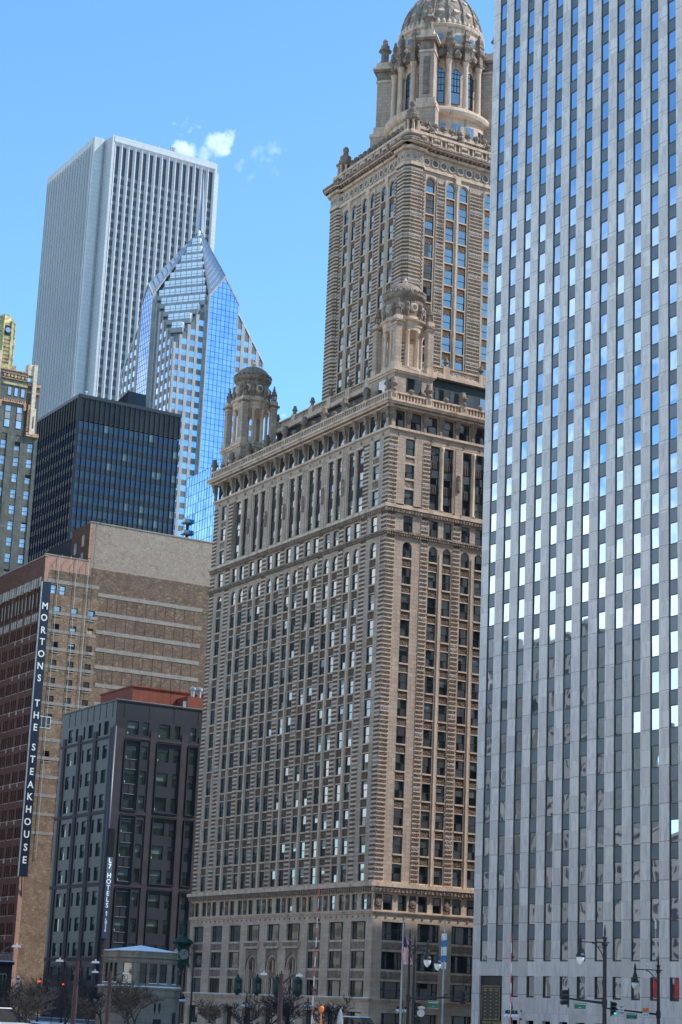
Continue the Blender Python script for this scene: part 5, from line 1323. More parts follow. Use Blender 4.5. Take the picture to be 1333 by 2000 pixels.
# ================= green and gold art deco tower =================
def deco():
    X, Y = 400.0, -141.26
    root = thing('deco_tower', (X+9, Y-5, 0), 'dark green stone tower with gold crown at the left edge of the view', 'building')
    FW = Face((X, Y), (0, -1), (-1, 0)); W = Windows(); G = 'deco_green'
    L0, L1 = -10.0, 9.9
    b = MB(); b.box(X+.8, X+22, Y-L1+.4, Y-L0-.4, 0, 139.5, 'deco_green'); b.build('core', root)
    cols = [(-8.8, -7.3), (-5.9, -4.4), (-3.2, -1.7), (1.4-.0, 2.75), (4.5, 5.95), (7.75, 9.2)]
    cols = [(-8.2, -6.8), (-5.0, -3.6), (-1.6, -.1), (1.3, 2.65), (4.55, 5.95), (7.75, 9.15)]
    wall = MB(); xs = [L0]+[x for c in cols for x in c]+[L1]
    for i in range(0, len(xs), 2): FW.box(wall, xs[i], xs[i+1], 0, 127.0 if xs[i] > 9 else 127.0, -.8, (0 if i % 4 else .12), G)
    for ci, (a, c) in enumerate(cols):
        prev = 127.0
        for k in range(32):
            t = 125.6-3.72*k-(.15 if ci < 5 else 0); z0 = t-2.05
            if z0 < 40: break
            FW.box(wall, a, c, t, prev, -.6, -.12, G); prev = z0
            W.add(FW, a, c, z0, t, -.35, g='glass_deco', fr='steel_black', ft=.06, pb=.35 if ci < 4 else .1, blind='core_dark', tilt=.02)
        FW.box(wall, a, c, 0, prev, -.6, -.12, G)
    wall.build('wall', root)
    # upper stage: v .5..6.6 full height to 142; right flank lower
    u_ = MB()
    FW.box(u_, -.3, 6.4, 127, 142.0, -.8, .0, G); FW.box(u_, 6.4, 9.7, 127, 140.2, -1.5, -.35, G); FW.box(u_, L0, -.9, 127, 137.5, -1.5, -.4, G); u_.build('upper_wall', root)
    for a, c in ((1.55, 2.95), (4.35, 5.75)):
        m = MB(); FW.box(m, a, c, 128.3, 133.6, 0, .05, 'steel_black'); FW.box(m, a+.1, c-.1, 128.5, 130.2, .05, .08, 'glass_deco'); FW.box(m, a+.1, c-.1, 130.4, 132.0, .05, .08, 'granite_grey'); FW.box(m, a+.1, c-.1, 132.2, 133.5, .05, .08, 'glass_deco'); m.build('tall_window', root)
    for a in (1.75, 3.35, 4.95):
        m = MB(); FW.box(m, a, a+1.0, 135.9, 138.1, 0, .05, 'steel_black'); FW.box(m, a+.1, a+.9, 136.05, 137.95, .05, .08, 'glass_deco'); m.build('window', root)
    m = MB()
    FW.box(m, .3, 6.3, 134.3, 134.6, 0, .35, 'deco_copper'); 
    for i in range(11): u = .5+i*.55; FW.box(m, u, u+.3, 134.6, 135.1, 0, .3, 'deco_copper')
    for u in (.2, 6.1): FW.box(m, u-.25, u+.35, 132.9, 134.6, 0, .4, 'deco_copper')
    FW.box(m, .5, 6.4, 138.5, 139.0, 0, .22, 'deco_gold'); FW.box(m, .2, 6.5, 139.9, 140.1, 0, .2, 'deco_copper')
    for i in range(7):
        c = FW.P(.8+i*.86, .0, 140.6); m.tube([c, c+FW.n*.25], .34, 'deco_gold' if i in (2, 3, 5) else 'deco_copper', 10)
    FW.box(m, .2, 6.5, 141.1, 141.3, 0, .25, 'deco_copper'); FW.box(m, -.4, 6.5, 141.9, 142.2, -.8, .12, 'deco_copper'); FW.box(m, 6.6, 9.75, 139.2, 139.9, -.35, -.1, 'deco_copper'); FW.box(m, 6.6, 9.75, 137.4, 137.9, -.35, -.1, 'deco_copper')
    m.build('ornament', root)
    m = MB(); FW.box(m, 6.3, 8.2, 141.6, 144.3, -1.8, .15, 'deco_cream'); FW.box(m, 7.6, 8.5, 133.8, 144.3, -.3, .45, 'deco_cream'); FW.box(m, 7.5, 8.8, 127.5, 133.8, -.3, .75, 'deco_cream'); FW.box(m, 8.1, 8.35, 129.0, 131.8, .75, .78, 'steel_black'); FW.box(m, 6.9, 7.5, 128.2, 134.5, -.2, .5, 'deco_copper'); FW.box(m, 6.8, 9.9, 127.0, 127.9, -.3, .7, 'deco_copper'); m.build('buttress', root)
    m = MB(); FW.box(m, -1.6, -.5, 133, 146.0, -1.0, .5, 'deco_cream'); m.build('buttress', root)
    # gold lantern
    m = MB(); gx, gy = X+3.6, Y-1.0; r = 2.35; dz = -4.0
    pts = [(gx+r*math.cos(math.pi/8+i*math.pi/4), gy+r*math.sin(math.pi/8+i*math.pi/4)) for i in range(8)]
    m.box(gx-2.6, gx+2.6, gy-2.7, gy+2.7, 141.5, 147.6+dz, 'deco_gold'); m.prism(pts, 147.6+dz, 157.6+dz, 'deco_gold')
    for i, (a, z) in enumerate(((2.3, 157.6), (2.1, 158.6), (1.6, 159.5), (.9, 160.1))):
        pass
    m.lathe(gx, gy, [(2.35, 153.6), (2.2, 154.5), (1.75, 155.4), (1.2, 155.9), (1.1, 156.0)], 'deco_gold', 8, math.pi/8)
    for i in range(8):
        a = math.pi/8+i*math.pi/4; m.tube([(gx+2.4*math.cos(a), gy+2.4*math.sin(a), 142), (gx+2.4*math.cos(a), gy+2.4*math.sin(a), 154.2)], .2, 'deco_gold', 5)
    crown_ = m.build('gold_crown', root)
    m = MB()
    fw = Face((gx-2.2, gy+.9), (0, -1), (-1, 0))
    fw.box(m, .1, 1.7, 150.6, 153.0, 0, .08, 'steel_black'); c = fw.P(.9, .1, 151.8); m.tube([c, c+fw.n*.3], .62, 'glass_deco', 12)
    for k in range(9): fw.box(m, .05, 1.75, 142.2+k*.93, 142.65+k*.93, 0, .14, 'deco_copper' if k % 2 else 'deco_gold')
    m.build('crown_panel', crown_)
    W.finish(root)
deco()

# ================= ground, roads =================
def ground():
    b = MB(); b.poly([(-9000, -9000, -.15), (9000, -9000, -.15), (9000, 9000, -.15), (-9000, 9000, -.15)], 'pavement_concrete'); tag(b.build('ground'), kind='structure')
    b = MB(); b.box(-400, 900, -131, -112, -.146, -.02, 'asphalt'); b.box(206.5, 226, -600, -131, -.146, -.02, 'asphalt'); b.box(206.5, 226, -112, -20, -.146, -.02, 'asphalt'); b.box(118, 134, -112, 60, -.146, -.02, 'asphalt'); tag(b.build('road'), kind='structure')
    b = MB()
    for i in range(60): b.box(-100+i*9, -97+i*9, -121.6, -121.45, -.02, -.016, 'white_paint')
    for i in range(8): b.box(208+i*2.2, 209+i*2.2, -134.5, -131.5, -.02, -.016, 'white_paint')
    tag(b.build('road_marking'), kind='structure')
    b = MB(); b.box(-400, 206, -140.2, -131.2, -.15, 0, 'pavement_concrete'); b.box(226.5, 900, -140.1, -131.2, -.15, 0, 'pavement_concrete'); b.box(226.5, 400, -111.8, -60, -.15, 0, 'pavement_concrete'); tag(b.build('pavement'), kind='structure')
    b = MB()
    for x, y, w, h in ((235, -95, 9, 2), (250, -90, 12, 2.2), (262, -101, 7, 1.5), (280, -105, 14, 2), (232, -80, 8, 2), (300, -98, 16, 2.5)):
        n = 10; b.prism([(x+w/2*math.cos(t*2*math.pi/n)*R.uniform(.8, 1.1), y+h*math.sin(t*2*math.pi/n)*R.uniform(.8, 1.1)) for t in range(n)], 0, .28, 'snow')
    tag(b.build('snow_bank'), 'low ridges of white snow lying on the ground behind the bare trees', 'snow', kind='stuff')
ground()

# ================= octagonal bridge house =================
def bridge_house():
    cx, cy = 212.5, -98.6
    root = thing('bridge_house', (cx, cy, 0), 'low faceted stone bridge house with snow on its roof', 'building')
    def octo(a, c, off=0): return [(cx+p, cy+q) for p, q in ((a, -a+c), (a, a-c), (a-c, a), (-a+c, a), (-a, a-c), (-a, -a+c), (-a+c, -a), (a-c, -a))]
    BS = 'bridge_stone'; A = 3.75; Cc = 1.5
    b = MB(); b.prism(octo(A+.35, Cc), 0, 4.7, BS); b.prism(octo(A+.45, Cc), 3.95, 4.05, BS); b.prism(octo(A+.55, Cc), 4.7, 4.95, BS); base = b.build('base', root)
    b = MB(); b.prism(octo(A+.45, Cc), 4.95, 5.08, 'snow'); b.build('ledge_snow', root)
    b = MB(); b.prism(octo(A-.35, Cc-.1), 4.95, 8.2, 'core_dark'); b.prism(octo(A, Cc), 4.95, 5.35, BS); b.prism(octo(A, Cc), 7.6, 8.25, BS); b.prism(octo(A+.22, Cc), 8.25, 8.45, BS); b.prism(octo(A+.05, Cc), 8.45, 8.9, BS)
    pts = octo(A, Cc); wnd = []
    for i in range(8):
        p, q = Vector((*pts[i], 0)), Vector((*pts[(i+1) % 8], 0)); L = (q-p).length; u = (q-p)/L; n = Vector((u.y, -u.x, 0)); f = Face(p[:2], u[:2], n[:2])
        k = 3 if L > 3 else 1; pw = .32
        f.box(b, 0, pw, 5.35, 7.6, -.4, 0.02, BS); f.box(b, L-pw, L, 5.35, 7.6, -.4, 0.02, BS)
        w = (L-2*pw)/k
        for j in range(k):
            a, c = pw+j*w+.16, pw+(j+1)*w-.16
            f.box(b, a-.17, a, 5.35, 7.6, -.4, -.02, BS); f.box(b, c, c+.17, 5.35, 7.6, -.4, -.02, BS)
            m = MB(); f.quad(m, a, c, 5.35, 7.6, -.22, 'glass_old', .01); f.box(m, a, c, 6.5, 6.58, -.24, -.16, 'bronze_dark'); f.box(m, a, a+.06, 5.35, 7.6, -.24, -.14, 'bronze_dark'); f.box(m, c-.06, c, 5.35, 7.6, -.24, -.14, 'bronze_dark'); wnd.append(m)
            if R.random() < .8: s = MB(); f.box(s, a, c, 5.35, 5.43, -.15, .14, 'snow'); wnd.append(s)
        f.box(b, 0, L, 7.75, 8.1, 0, .08, BS)
        for j in range(int(L/.35)): f.box(b, .1+j*.35, .25+j*.35, 7.82, 8.05, .08, .12, BS)
    b.build('lantern_room', root)
    for m in wnd: m.build('window' if 'glass_old' in m.mats else 'sill_snow', root)
    b = MB(); t = octo(A+.15, Cc); b.prism(t, 8.9, 9.0, BS)
    n = len(b.v); k = b.mi('snow'); b.v += [(p[0], p[1], 9.0) for p in octo(A, Cc)]+[(cx, cy, 9.75)]+[(p[0], p[1], 9.08) for p in octo(A, Cc)]
    for i in range(8): b.f.append((n+i, n+(i+1) % 8, n+9+(i+1) % 8, n+9+i)); b.m.append(k); b.f.append((n+9+i, n+9+(i+1) % 8, n+8)); b.m.append(k)
    b.build('snowy_roof', root)
    # small slots
    fw = Face((cx-A-.35, cy+A), (0, -1), (-1, 0))
    for u in (3.9, 4.5):
        m = MB(); fw.box(m, u, u+.28, 2.3, 3.2, 0, .02, 'core_dark'); fw.box(m, u+.1, u+.2, 2.0, 2.3, 0, .02, 'core_dark'); m.build('vent_slot', root)
    m = MB(); fw.box(m, 3.9, 4.9, .2, 1.4, 0, .03, 'core_dark'); m.build('door', root)
    m = MB(); f2 = Face((cx-A-.35+Cc*.2, cy-A+Cc*.8), (.707, -.707), (-.707, -.707)); m2 = fw.P(0, 0, 0); fw.box(m, 6.35, 6.7, .6, 2.2, 0, .08, 'bronze_dark'); m.build('plaque', root)
bridge_house()

# ================= green street clock on the corner =================
def clock():
    x, y = 284.6, -139.0; q = MB()
    root = thing('corner_clock', (285.0, -139.6, 0), 'green bronze bracket clock with a winged figure on top at the terracotta corner', 'clock')
    cx, cy = 282.4, -138.2
    q.box(cx-.55, cx+.55, cy-1.0, cy+1.0, 9.4, 12.2, 'copper_green'); q.box(cx-.7, cx+.7, cy-1.15, cy+1.15, 12.2, 12.5, 'copper_green'); q.box(cx-.65, cx+.65, cy-1.1, cy+1.1, 9.2, 9.45, 'copper_green'); q.lathe(cx, cy, [(.2, 8.3), (.55, 8.8), (.75, 9.2)], 'copper_green', 8)
    q.tube([(cx, cy-.8, 11), (cx+1.6, -140.3, 11)], .15, 'copper_green'); q.tube([(cx, cy-.8, 9.5), (cx+1.6, -140.3, 9.0)], .12, 'copper_green')
    q.build('case', root)
    q = MB(); q.tube([(cx-.72, cy, 10.9), (cx-.56, cy, 10.9)], .82, 'clock_dial', 20); q.tube([(cx-.76, cy, 10.9), (cx-.6, cy, 10.9)], .1, 'bronze_dark', 8); q.box(cx-.76, cx-.73, cy-.03, cy+.03, 10.9, 11.5, 'bronze_dark'); q.box(cx-.76, cx-.73, cy-.03, cy+.42, 10.87, 10.93, 'bronze_dark'); q.build('clock_face', root)
    q = MB(); q.tube([(cx, cy+1.02, 10.9), (cx, cy+1.1, 10.9)], .8, 'clock_dial', 20); q.build('clock_face', root)
    q = MB(); q.lathe(cx, cy, [(1.5, 12.5), (1.75, 12.7), (1.4, 13.1), (.7, 13.5), (.3, 13.8)], 'copper_green', 14)
    q.tube([(cx, cy, 13.6), (cx+.1, cy-.15, 14.6), (cx+.05, cy+.1, 15.4), (cx-.1, cy+.25, 16.0)], [.28, .35, .28, .14], 'copper_green', 8)
    q.tube([(cx, cy, 15.9), (cx, cy+.2, 16.35)], [.2, .16], 'copper_green', 8); q.tube([(cx, cy, 15.4), (cx, cy-.7, 16.2)], [.14, .05], 'copper_green'); q.tube([(cx, cy+.1, 15.2), (cx, cy+.9, 15.6)], [.1, .05], 'copper_green'); q.build('figure', root)
clock()
def sconce(x, lab):
    q = MB(); y = -139.7; q.box(x-.4, x+.4, y-.35, y+.35, 5.5, 7.0, 'copper_green'); q.lathe(x, y, [(.2, 4.9), (.6, 5.4), (.62, 5.55)], 'copper_green', 8); q.lathe(x, y, [(.65, 7.0), (.45, 7.4), (.15, 7.7), (.1, 8.0)], 'copper_green', 8)
    q.box(x-.1, x+.1, y-.6, y-.3, 6, 6.3, 'copper_green'); q.box(x-.42, x-.4, y-.2, y+.2, 5.8, 6.7, 'blind_glass'); tag(q.build('wall_lantern'), lab, 'lantern', 'green lanterns flanking the arched portals')
for i, w in enumerate((18.9, 25.05, 31.2, 37.4)): sconce(X0+w, ('green copper lantern on the pier right of the three arches', 'green copper lantern between the right and middle arches', 'green copper lantern between the middle and left arches', 'green copper lantern on the pier left of the three arches')[i])

# ================= street furniture =================
VR = Vector((math.cos(rad(120.1)), -math.sin(rad(120.1)), 0))     # to the viewer's right
VF = Vector((math.sin(rad(120.1)), math.cos(rad(120.1)), 0))
def street_lamp(x, y, h, side, label, arm=1.95, mast=None, mside=1, ml=5., fin=.8, r=.13):
    root = thing('street_lamp', (x, y, 0), label, 'street lamp', 'black pendant street lamps'); o = Vector((x, y, 0)); Bk = 'lamp_black'
    m = MB(); m.lathe(x, y, [(.28, 0), (.28, .8), (.18, 1.0), (r*1.25, 1.2), (r, h-.8), (r*1.6, h-.75), (r*1.6, h-.62), (r, h-.55), (r*.9, h-.3), (r*1.5, h-.2), (.07, h-.05), (.09, h+fin*.3), (.02, h+fin)], Bk, 10); m.build('pole', root)
    za = h-.55; e = o+VR*side*arm; m = MB()
    m.tube([o+VR*side*-.35+Vector((0, 0, za)), e+Vector((0, 0, za))], .045, Bk, 6)
    c = [o+VR*side*(.1+arm*.48*t)+Vector((0, 0, za-1.0+.95*math.sin(t*math.pi/2))) for t in (0, .25, .5, .75, 1)]; m.tube(c, .04, Bk, 5); m.build('arm', root)
    m = MB(); m.lathe(e.x, e.y, [(.03, za+.55), (.08, za+.3), (.13, za+.05), (.1, za-.1), (.13, za-.3), (.2, za-.5), (.24, za-.85), (.34, za-1.0), (.36, za-1.1), (.30, za-1.12)], Bk, 12); hd = m.build('lamp_head', root)
    m = MB(); m.lathe(e.x, e.y, [(.29, za-1.12), (.31, za-1.25), (.24, za-1.5), (.1, za-1.68), (.03, za-1.72)], 'lamp_globe', 12); m.build('globe', hd, True)
    return root
def signal_head(root, p, facing, name='traffic_signal', lit=None, h=1.05, back=True, parent_t=True):
    """three stacked lenses with visors; facing is the direction the lenses look"""
    m = MB(); f = facing.normalized(); s = Vector((f.y, -f.x, 0)); 
    F = Face((p-f*.12)[:2], s[:2], f[:2])
    for i in range(3):
        z = p.z+(1-i)*.36; F.box(m, -.17, .17, z-.17, z+.17, 0, .2, 'lamp_black')
        c = F.P(0, .2, z); m.tube([c, c+f*.28+Vector((0, 0, -.03))], [.165, .175], 'lamp_black', 10)
        mt = {'r': ('signal_red', 'core_dark', 'core_dark'), 'g': ('core_dark', 'core_dark', 'signal_green'), None: ('core_dark',)*3}[lit][i]
        c = F.P(0, .2, z); m.tube([c+f*.26, c+f*.285], .14, mt, 10)
    if back: F.box(m, -.3, .3, p.z-.62, p.z+.62, .0, .02, 'lamp_black')
    o = m.build(name, root); return o
def mast(root, x, y, z, side, L, r=.09, rise=.0):
    o = Vector((x, y, 0)); m = MB(); m.tube([o+VR*side*-.2+Vector((0, 0, z)), o+VR*side*L+Vector((0, 0, z+rise))], [r*1.3, r*.8], 'lamp_black', 8); m.lathe(x, y, [(.2, z-.3), (.2, z+.3)], 'lamp_black', 10); m.build('mast_arm', root)
    return lambda t: o+VR*side*t+Vector((0, 0, z+rise*t/L))
def plate(root, p, w, h, lines, bg, fg, name='street_sign', dz=0, ts=.3, border=True):
    F = Face((p-VF*.12)[:2], VR[:2], (-VF)[:2]); m = MB(); F.box(m, -w/2, w/2, p.z-h/2, p.z+h/2, -.02, 0, bg)
    if border:
        for a in ((-w/2, w/2, p.z+h/2-.03, p.z+h/2-.01), (-w/2, w/2, p.z-h/2+.01, p.z-h/2+.03)): F.box(m, *a, 0, .006, fg)
    o = m.build(name, root); t = MB(); n = len(lines)
    for i, (s, k) in enumerate(lines): text_on(t, F, s, 0, p.z+h*(.5-(i+.5)/n), ts*k, .012, fg, .95, .006)
    t.build('lettering', o); return o
# A and B, in front of the terracotta tower
LA = street_lamp(138.9, -89.1, 9.3, 1, 'black street lamp with arm right, left one of the near pair before the terracotta base', 1.5, r=.105)
am = mast(LA, 138.9, -89.1, 4.45, 1, 4.3, .08, .25); plate(LA, am(2.1)+Vector((0, 0, -.55)), .95, .62, [('E WACKER DR', .62), ('200 N', .42)], 'sign_green', 'white_paint', ts=.22)
signal_head(LA, am(4.45), VR*.9-VF*.3, 'traffic_signal', back=False)
for t in (1.6, 3.0):
    m = MB(); m.tube([am(t), am(t)+Vector((0, 0, .22)), am(t)+VR*.3+Vector((0, 0, .25))], .05, 'lamp_black', 5); m.build('camera_bracket', LA)
LB = street_lamp(149.6, -96.5, 9.35, 1, 'black street lamp with arm right, behind and right of the one with a green sign', 2.1, r=.10)
# C and D, in front of the marble tower
LC = street_lamp(117.7, -93.0, 9.55, -1, 'black street lamp with arm left and mast arm, middle of the marble base', 1.85, r=.14)
am = mast(LC, 117.7, -93.0, 4.55, -1, 2.75, .08, .25); signal_head(LC, am(2.95)+Vector((0, 0, .05)), -VR*.8-VF*.25, lit=None, back=False); m = MB(); q = am(2.72); F = Face((q)[:2], VR[:2], (-VF)[:2]); F.box(m, -.03, .03, q.z-.65, q.z+.75, -.3, .3, 'lamp_black'); m.build('backplate', LC)
plate(LC, am(1.85)+Vector((0, 0, -.42)), .85, .52, [('E WACKER DR', .62), ('200 N', .42)], 'sign_green', 'white_paint', ts=.2)
LD = street_lamp(132.1, -110.2, 8.25, -1, 'black street lamp with arm left, rightmost, by the red window banners', 2.0, fin=.6, r=.13)
am = mast(LD, 132.1, -110.2, 4.0, -1, 4.5, .07, .35); signal_head(LD, am(3.9)+Vector((0, 0, .05)), VR*.5-VF, lit='g', back=False)
m = MB(); q = am(4.05); F = Face(q[:2], VR[:2], (-VF)[:2]); F.box(m, -.03, .03, q.z-.6, q.z+.65, -.3, .3, 'lamp_black'); m.build('backplate', LD)
plate(LD, am(3.2)+Vector((0, 0, .0)), .48, .62, [('NO', 1), ('TURN', 1), ('ON RED', .9)], 'white_paint', 'lamp_black', 'regulation_sign', ts=.14)
plate(LD, am(2.3)+Vector((0, 0, -.4)), .9, .5, [('E WACKER DR', .62), ('1 E', .42)], 'sign_green', 'white_paint', ts=.2)
o = plate(LD, am(1.1)+Vector((0, 0, -.15)), .55, .45, [("12'-4\"", 1)], 'white_paint', 'lamp_black', 'clearance_sign', ts=.2); m = MB(); q = am(1.1); F = Face((q-VF*.12)[:2], VR[:2], (-VF)[:2]); F.box(m, -.27, .27, q.z+.1, q.z+.42, -.02, .0, 'orange_paint'); m.build('orange_sign', LD)
m = MB(); q = Vector((132.1, -110.2, 0))-VR*1.0; F = Face((q-VF*.2)[:2], VR[:2], (-VF)[:2]); m.tube([F.P(-.15, 0, 8.2), F.P(.3, .1, 8.0)], [.1, .07], 'white_paint', 8); m.tube([F.P(.2, 0, 8.05), F.P(.2, 0, 7.75)], .03, 'galvanised', 4); m.build('security_camera', LD)
m = MB(); m.tube([(132.2, -110.0, 7.6), (132.2, -110.0, 11.8)], .03, 'galvanised', 4); m.tube([(132.2, -110.0, 11.2), (132.2, -110.0, 11.9)], .08, 'white_paint', 6); m.build('whip_antenna', LD)
# pedestrian-height signal heads on posts
def signal_post(x, y, zt, n, label, lit=None, face=None):
    root = thing('signal_post', (x, y, 0), label, 'traffic light', 'traffic signals on posts'); m = MB(); m.lathe(x, y, [(.2, 0), (.2, .5), (.09, .6), (.09, zt+.3), (.02, zt+.4)], 'lamp_black', 8); m.build('post', root)
    fc = face or (-VF+VR*.5)
    for k in range(n): signal_head(root, Vector((x, y, zt-.4-k*1.15))+fc.normalized()*.22, fc, lit=lit, back=False)
    return root
sp = signal_post(139.6, -90.2, 4.0, 2, 'black double stacked traffic signal at the foot of the terracotta base', face=VR-VF*.2)
m = MB(); m.lathe(139.0, -90.5, [(.02, 3.6), (.3, 3.65), (.3, 3.8), (.02, 3.85)], 'galvanised', 12); m.tube([Vector((138.9, -90.4, 3.3))-VF*.1, Vector((138.9, -90.4, 3.3))], .32, 'galvanised', 14); m.build('round_sign', sp)
signal_post(119.9, -103.5, 4.2, 1, 'small black traffic signal low before the marble tower', face=VR-VF*.3)
signal_post(241.0, -97.7, 5.4, 1, 'traffic signal with bright red light at far left, left of the others', 'r', -VF)
signal_post(258.2, -108.2, 5.3, 1, 'distant faint red traffic signal behind the bare trees', 'r', -VF)
signal_post(230.0, -98.1, 3.85, 1, 'red traffic signal low beside the maroon lamp post', 'r', -VF)
m = MB(); F = Face((236.0, -97.5), VR[:2], (-VF)[:2]); F.box(m, -.6, .9, 4.3, 4.65, 0, .03, 'sign_green'); m.tube([(236.3, -97.7, 0), (236.3, -97.7, 5)], .06, 'lamp_black', 6); tag(m.build('street_sign_post'), 'small green street sign on a post at far left behind the trees', 'sign')
# maroon bridge lamps
def bridge_lamp(x, y, h, label, k=1., one=0):
    root = thing('bridge_lamp', (x, y, 0), label, 'street lamp', 'maroon twin-arm bridge lamps'); o = Vector((x, y, 0)); m = MB()
    m.lathe(x, y, [(.17*k, 0), (.17*k, 1.9), (.125*k, 2.1), (.10*k, h-.1), (.108*k, h)], 'post_maroon', 10); m.tube([o+Vector((0, 0, h)), o+Vector((0, 0, h+.12))], .03, 'post_maroon', 5); m.build('pole', root)
    for s in (-1, 1):
        m = MB(); pts = [o+VR*s*(.06+.75*k*t)+Vector((0, 0, h-.45+.42*math.sin(min(1, t*1.25)*math.pi/2))) for t in (0, .2, .4, .6, .8, 1)]
        m.tube(pts, [.05, .04, .035, .03, .03, .025], 'post_maroon', 6); m.build('arm', root)
        e = pts[-1]; m = MB(); F = Face((e-VF*.09)[:2], VR[:2], (-VF)[:2]); P = F.P; z = e.z
        m.hexa([P(-.18, .0, z-.05), P(.18, .0, z-.05), P(.18, -.2, z-.05), P(-.18, -.2, z-.05), P(-.14, -.03, z+.04), P(.14, -.03, z+.04), P(.14, -.17, z+.04), P(-.14, -.17, z+.04)], 'galvanised'); m.lathe(P(0, -.1, 0).x, P(0, -.1, 0).y, [(.035, z+.04), (.035, z+.12)], 'galvanised', 6); m.build('lamp_head', root)
bridge_lamp(82.8, -35.3, 4.92, 'maroon twin-arm lamp post before the dark hotel, tallest of the left pair')
bridge_lamp(95.9, -42.8, 4.70, 'maroon twin-arm lamp post in front of the stone bridge house')
bridge_lamp(78.7, -43.6, 4.72, 'maroon twin-arm lamp post before the arched portals of the terracotta tower')
bridge_lamp(74.2, -28.1, 5.2, 'maroon lamp post cut by the left edge of the picture')
# flagpoles
def flag(x, y, h, label, kind):
    root = thing('flagpole', (x, y, 0), label, 'flagpole'); m = MB(); m.lathe(x, y, [(.22, 0), (.2, .6), (.13, .8), (.07, h), (.12, h+.1), (.12, h+.2), (.03, h+.3)], 'aluminium_pole', 8); m.build('pole', root)
    # hanging cloth with folds
    m = MB(); nu, nz = 14, 16; top = h-1.0; Ht = 3.1 if kind == 'us' else 3.8; 
    o = Vector((x, y, 0)); pts = {}
    for i in range(nu+1):
        for j in range(nz+1):
            u, v = i/nu, j/nz; wdt = .0+.95*(v**.4)*u if kind == 'us' else .06+.26*u
            p = o+VR*(.08+(wdt if kind == 'us' else (wdt if u < .5 else .3+.3*(1-u))*(1 if u < .5 else -.9)))+VF*(.08*math.sin(u*11+v*2)-.1)+Vector((0, 0, top-v*Ht*(1-.12*u)-.35*u)); pts[i, j] = p
    for i in range(nu):
        for j in range(nz):
            u, v = i/nu, j/nz
            if kind == 'us': mt = 'navy' if (v < .4 and u < .5) else ('flag_red' if (i+int(j*.3)) % 2 == 0 else 'white_paint')
            else: mt = 'flag_blue' if (.18 < v < .34 or .62 < v < .78) else 'white_paint'
            m.poly([pts[i, j], pts[i+1, j], pts[i+1, j+1], pts[i, j+1]], mt)
    c = m.build('flag_cloth', root, True); md = c.modifiers.new('thick', 'SOLIDIFY'); md.thickness = .012
flag(168.35, -107.15, 12.1, 'grey flagpole with the limp red, white and blue flag beside the black lamps', 'us')
flag(170.6, -113.7, 12.6, 'grey flagpole with a limp white and light blue flag right of the black lamps', 'city')
# raised crossing gates
def gate(x, y, z0, z1, label, lean=0., w=.038):
    root = thing('barrier_gate', (x, y, 0), label, 'barrier', 'raised striped crossing gates'); o = Vector((x, y, 0)); m = MB()
    m.box(x-.2, x+.2, y-.2, y+.2, 0, 1.2, 'galvanised'); m.build('gate_base', root); m = MB(); n = int((z1-z0)/.55)
    for i in range(n):
        a, b = i/n, (i+1)/n; zz = lambda t: z0+(z1-z0)*t
        m.tube([o+VR*lean*a+Vector((0, 0, zz(a))), o+VR*lean*b+Vector((0, 0, zz(b)))], w*(1-.35*a), 'red_paint' if i % 2 else 'gate_white', 6)
    m.build('gate_arm', root)
    for k in (.35, .62, .8): m = MB(); c = o+VR*(lean*k+.1)+Vector((0, 0, z0+(z1-z0)*k)); m.lathe(c.x, c.y, [(.06, c.z-.08), (.07, c.z), (.06, c.z+.08)], 'lamp_black', 6); m.build('warning_light', root)
gate(104.3, -60.0, 1.1, 10.4, 'raised red and white barrier arm before the terracotta tower', .12)
gate(97.5, -69.9, 1.1, 8.2, 'tall raised red and white barrier arm before the marble tower', -.02)
gate(121.5, -87.9, 1.1, 4.4, 'short raised red and white barrier arm low before the marble tower', .05)
# globe cluster lamps
def globes(x, y, h, label, n=4, r=.21, sp=.5):
    root = thing('globe_lamp', (x, y, 0), label, 'street lamp', 'globe cluster lamps on black posts'); o = Vector((x, y, 0)); m = MB(); m.lathe(x, y, [(.2, 0), (.2, .6), (.1, .8), (.07, h+.5), (.12, h+.7), (.02, h+1.2)], 'lamp_black', 8)
    m.tube([o-VR*sp*1.2+Vector((0, 0, h+.45)), o+VR*sp*1.2+Vector((0, 0, h+.45))], .05, 'lamp_black', 5); m.build('post', root)
    for k in range(n):
        t = (k-(n-1)/2)*2*sp/(n-1); c = o+VR*t; m = MB(); m.lathe(c.x, c.y, [(.05, h+.45), (.12, h+.35), (.15, h+.2)], 'lamp_black', 6); m.build('cap', root)
        m = MB(); m.lathe(c.x, c.y, [(r*.3, h-.2), (r*.85, h-.1), (r, h+.02), (r*.85, h+.15), (r*.4, h+.22)], 'lamp_globe', 10); m.build('globe', root, True)
globes(220.0, -107.8, 3.6, 'white globe cluster lamp right of the stone bridge house', 4, .24, .45)
globes(205.6, -117.7, 3.55, 'white globe cluster lamp at the right part of the terracotta base', 2, .24, .3)
globes(185.5, -118.2, 3.45, 'white globe cluster lamp at the foot of the left flagpole', 3, .22, .45)
globes(138.1, -99.1, 3.35, 'white globe cluster lamp by the raised barrier at the marble tower', 4, .2, .42)
globes(222.0, -98.0, 3.2, 'white globe cluster lamp in the dark left of the bridge house', 5, .24, .65)
globes(214, -113.8, 3.3, 'white globe cluster lamp behind the middle bare trees', 2, .22, .3)
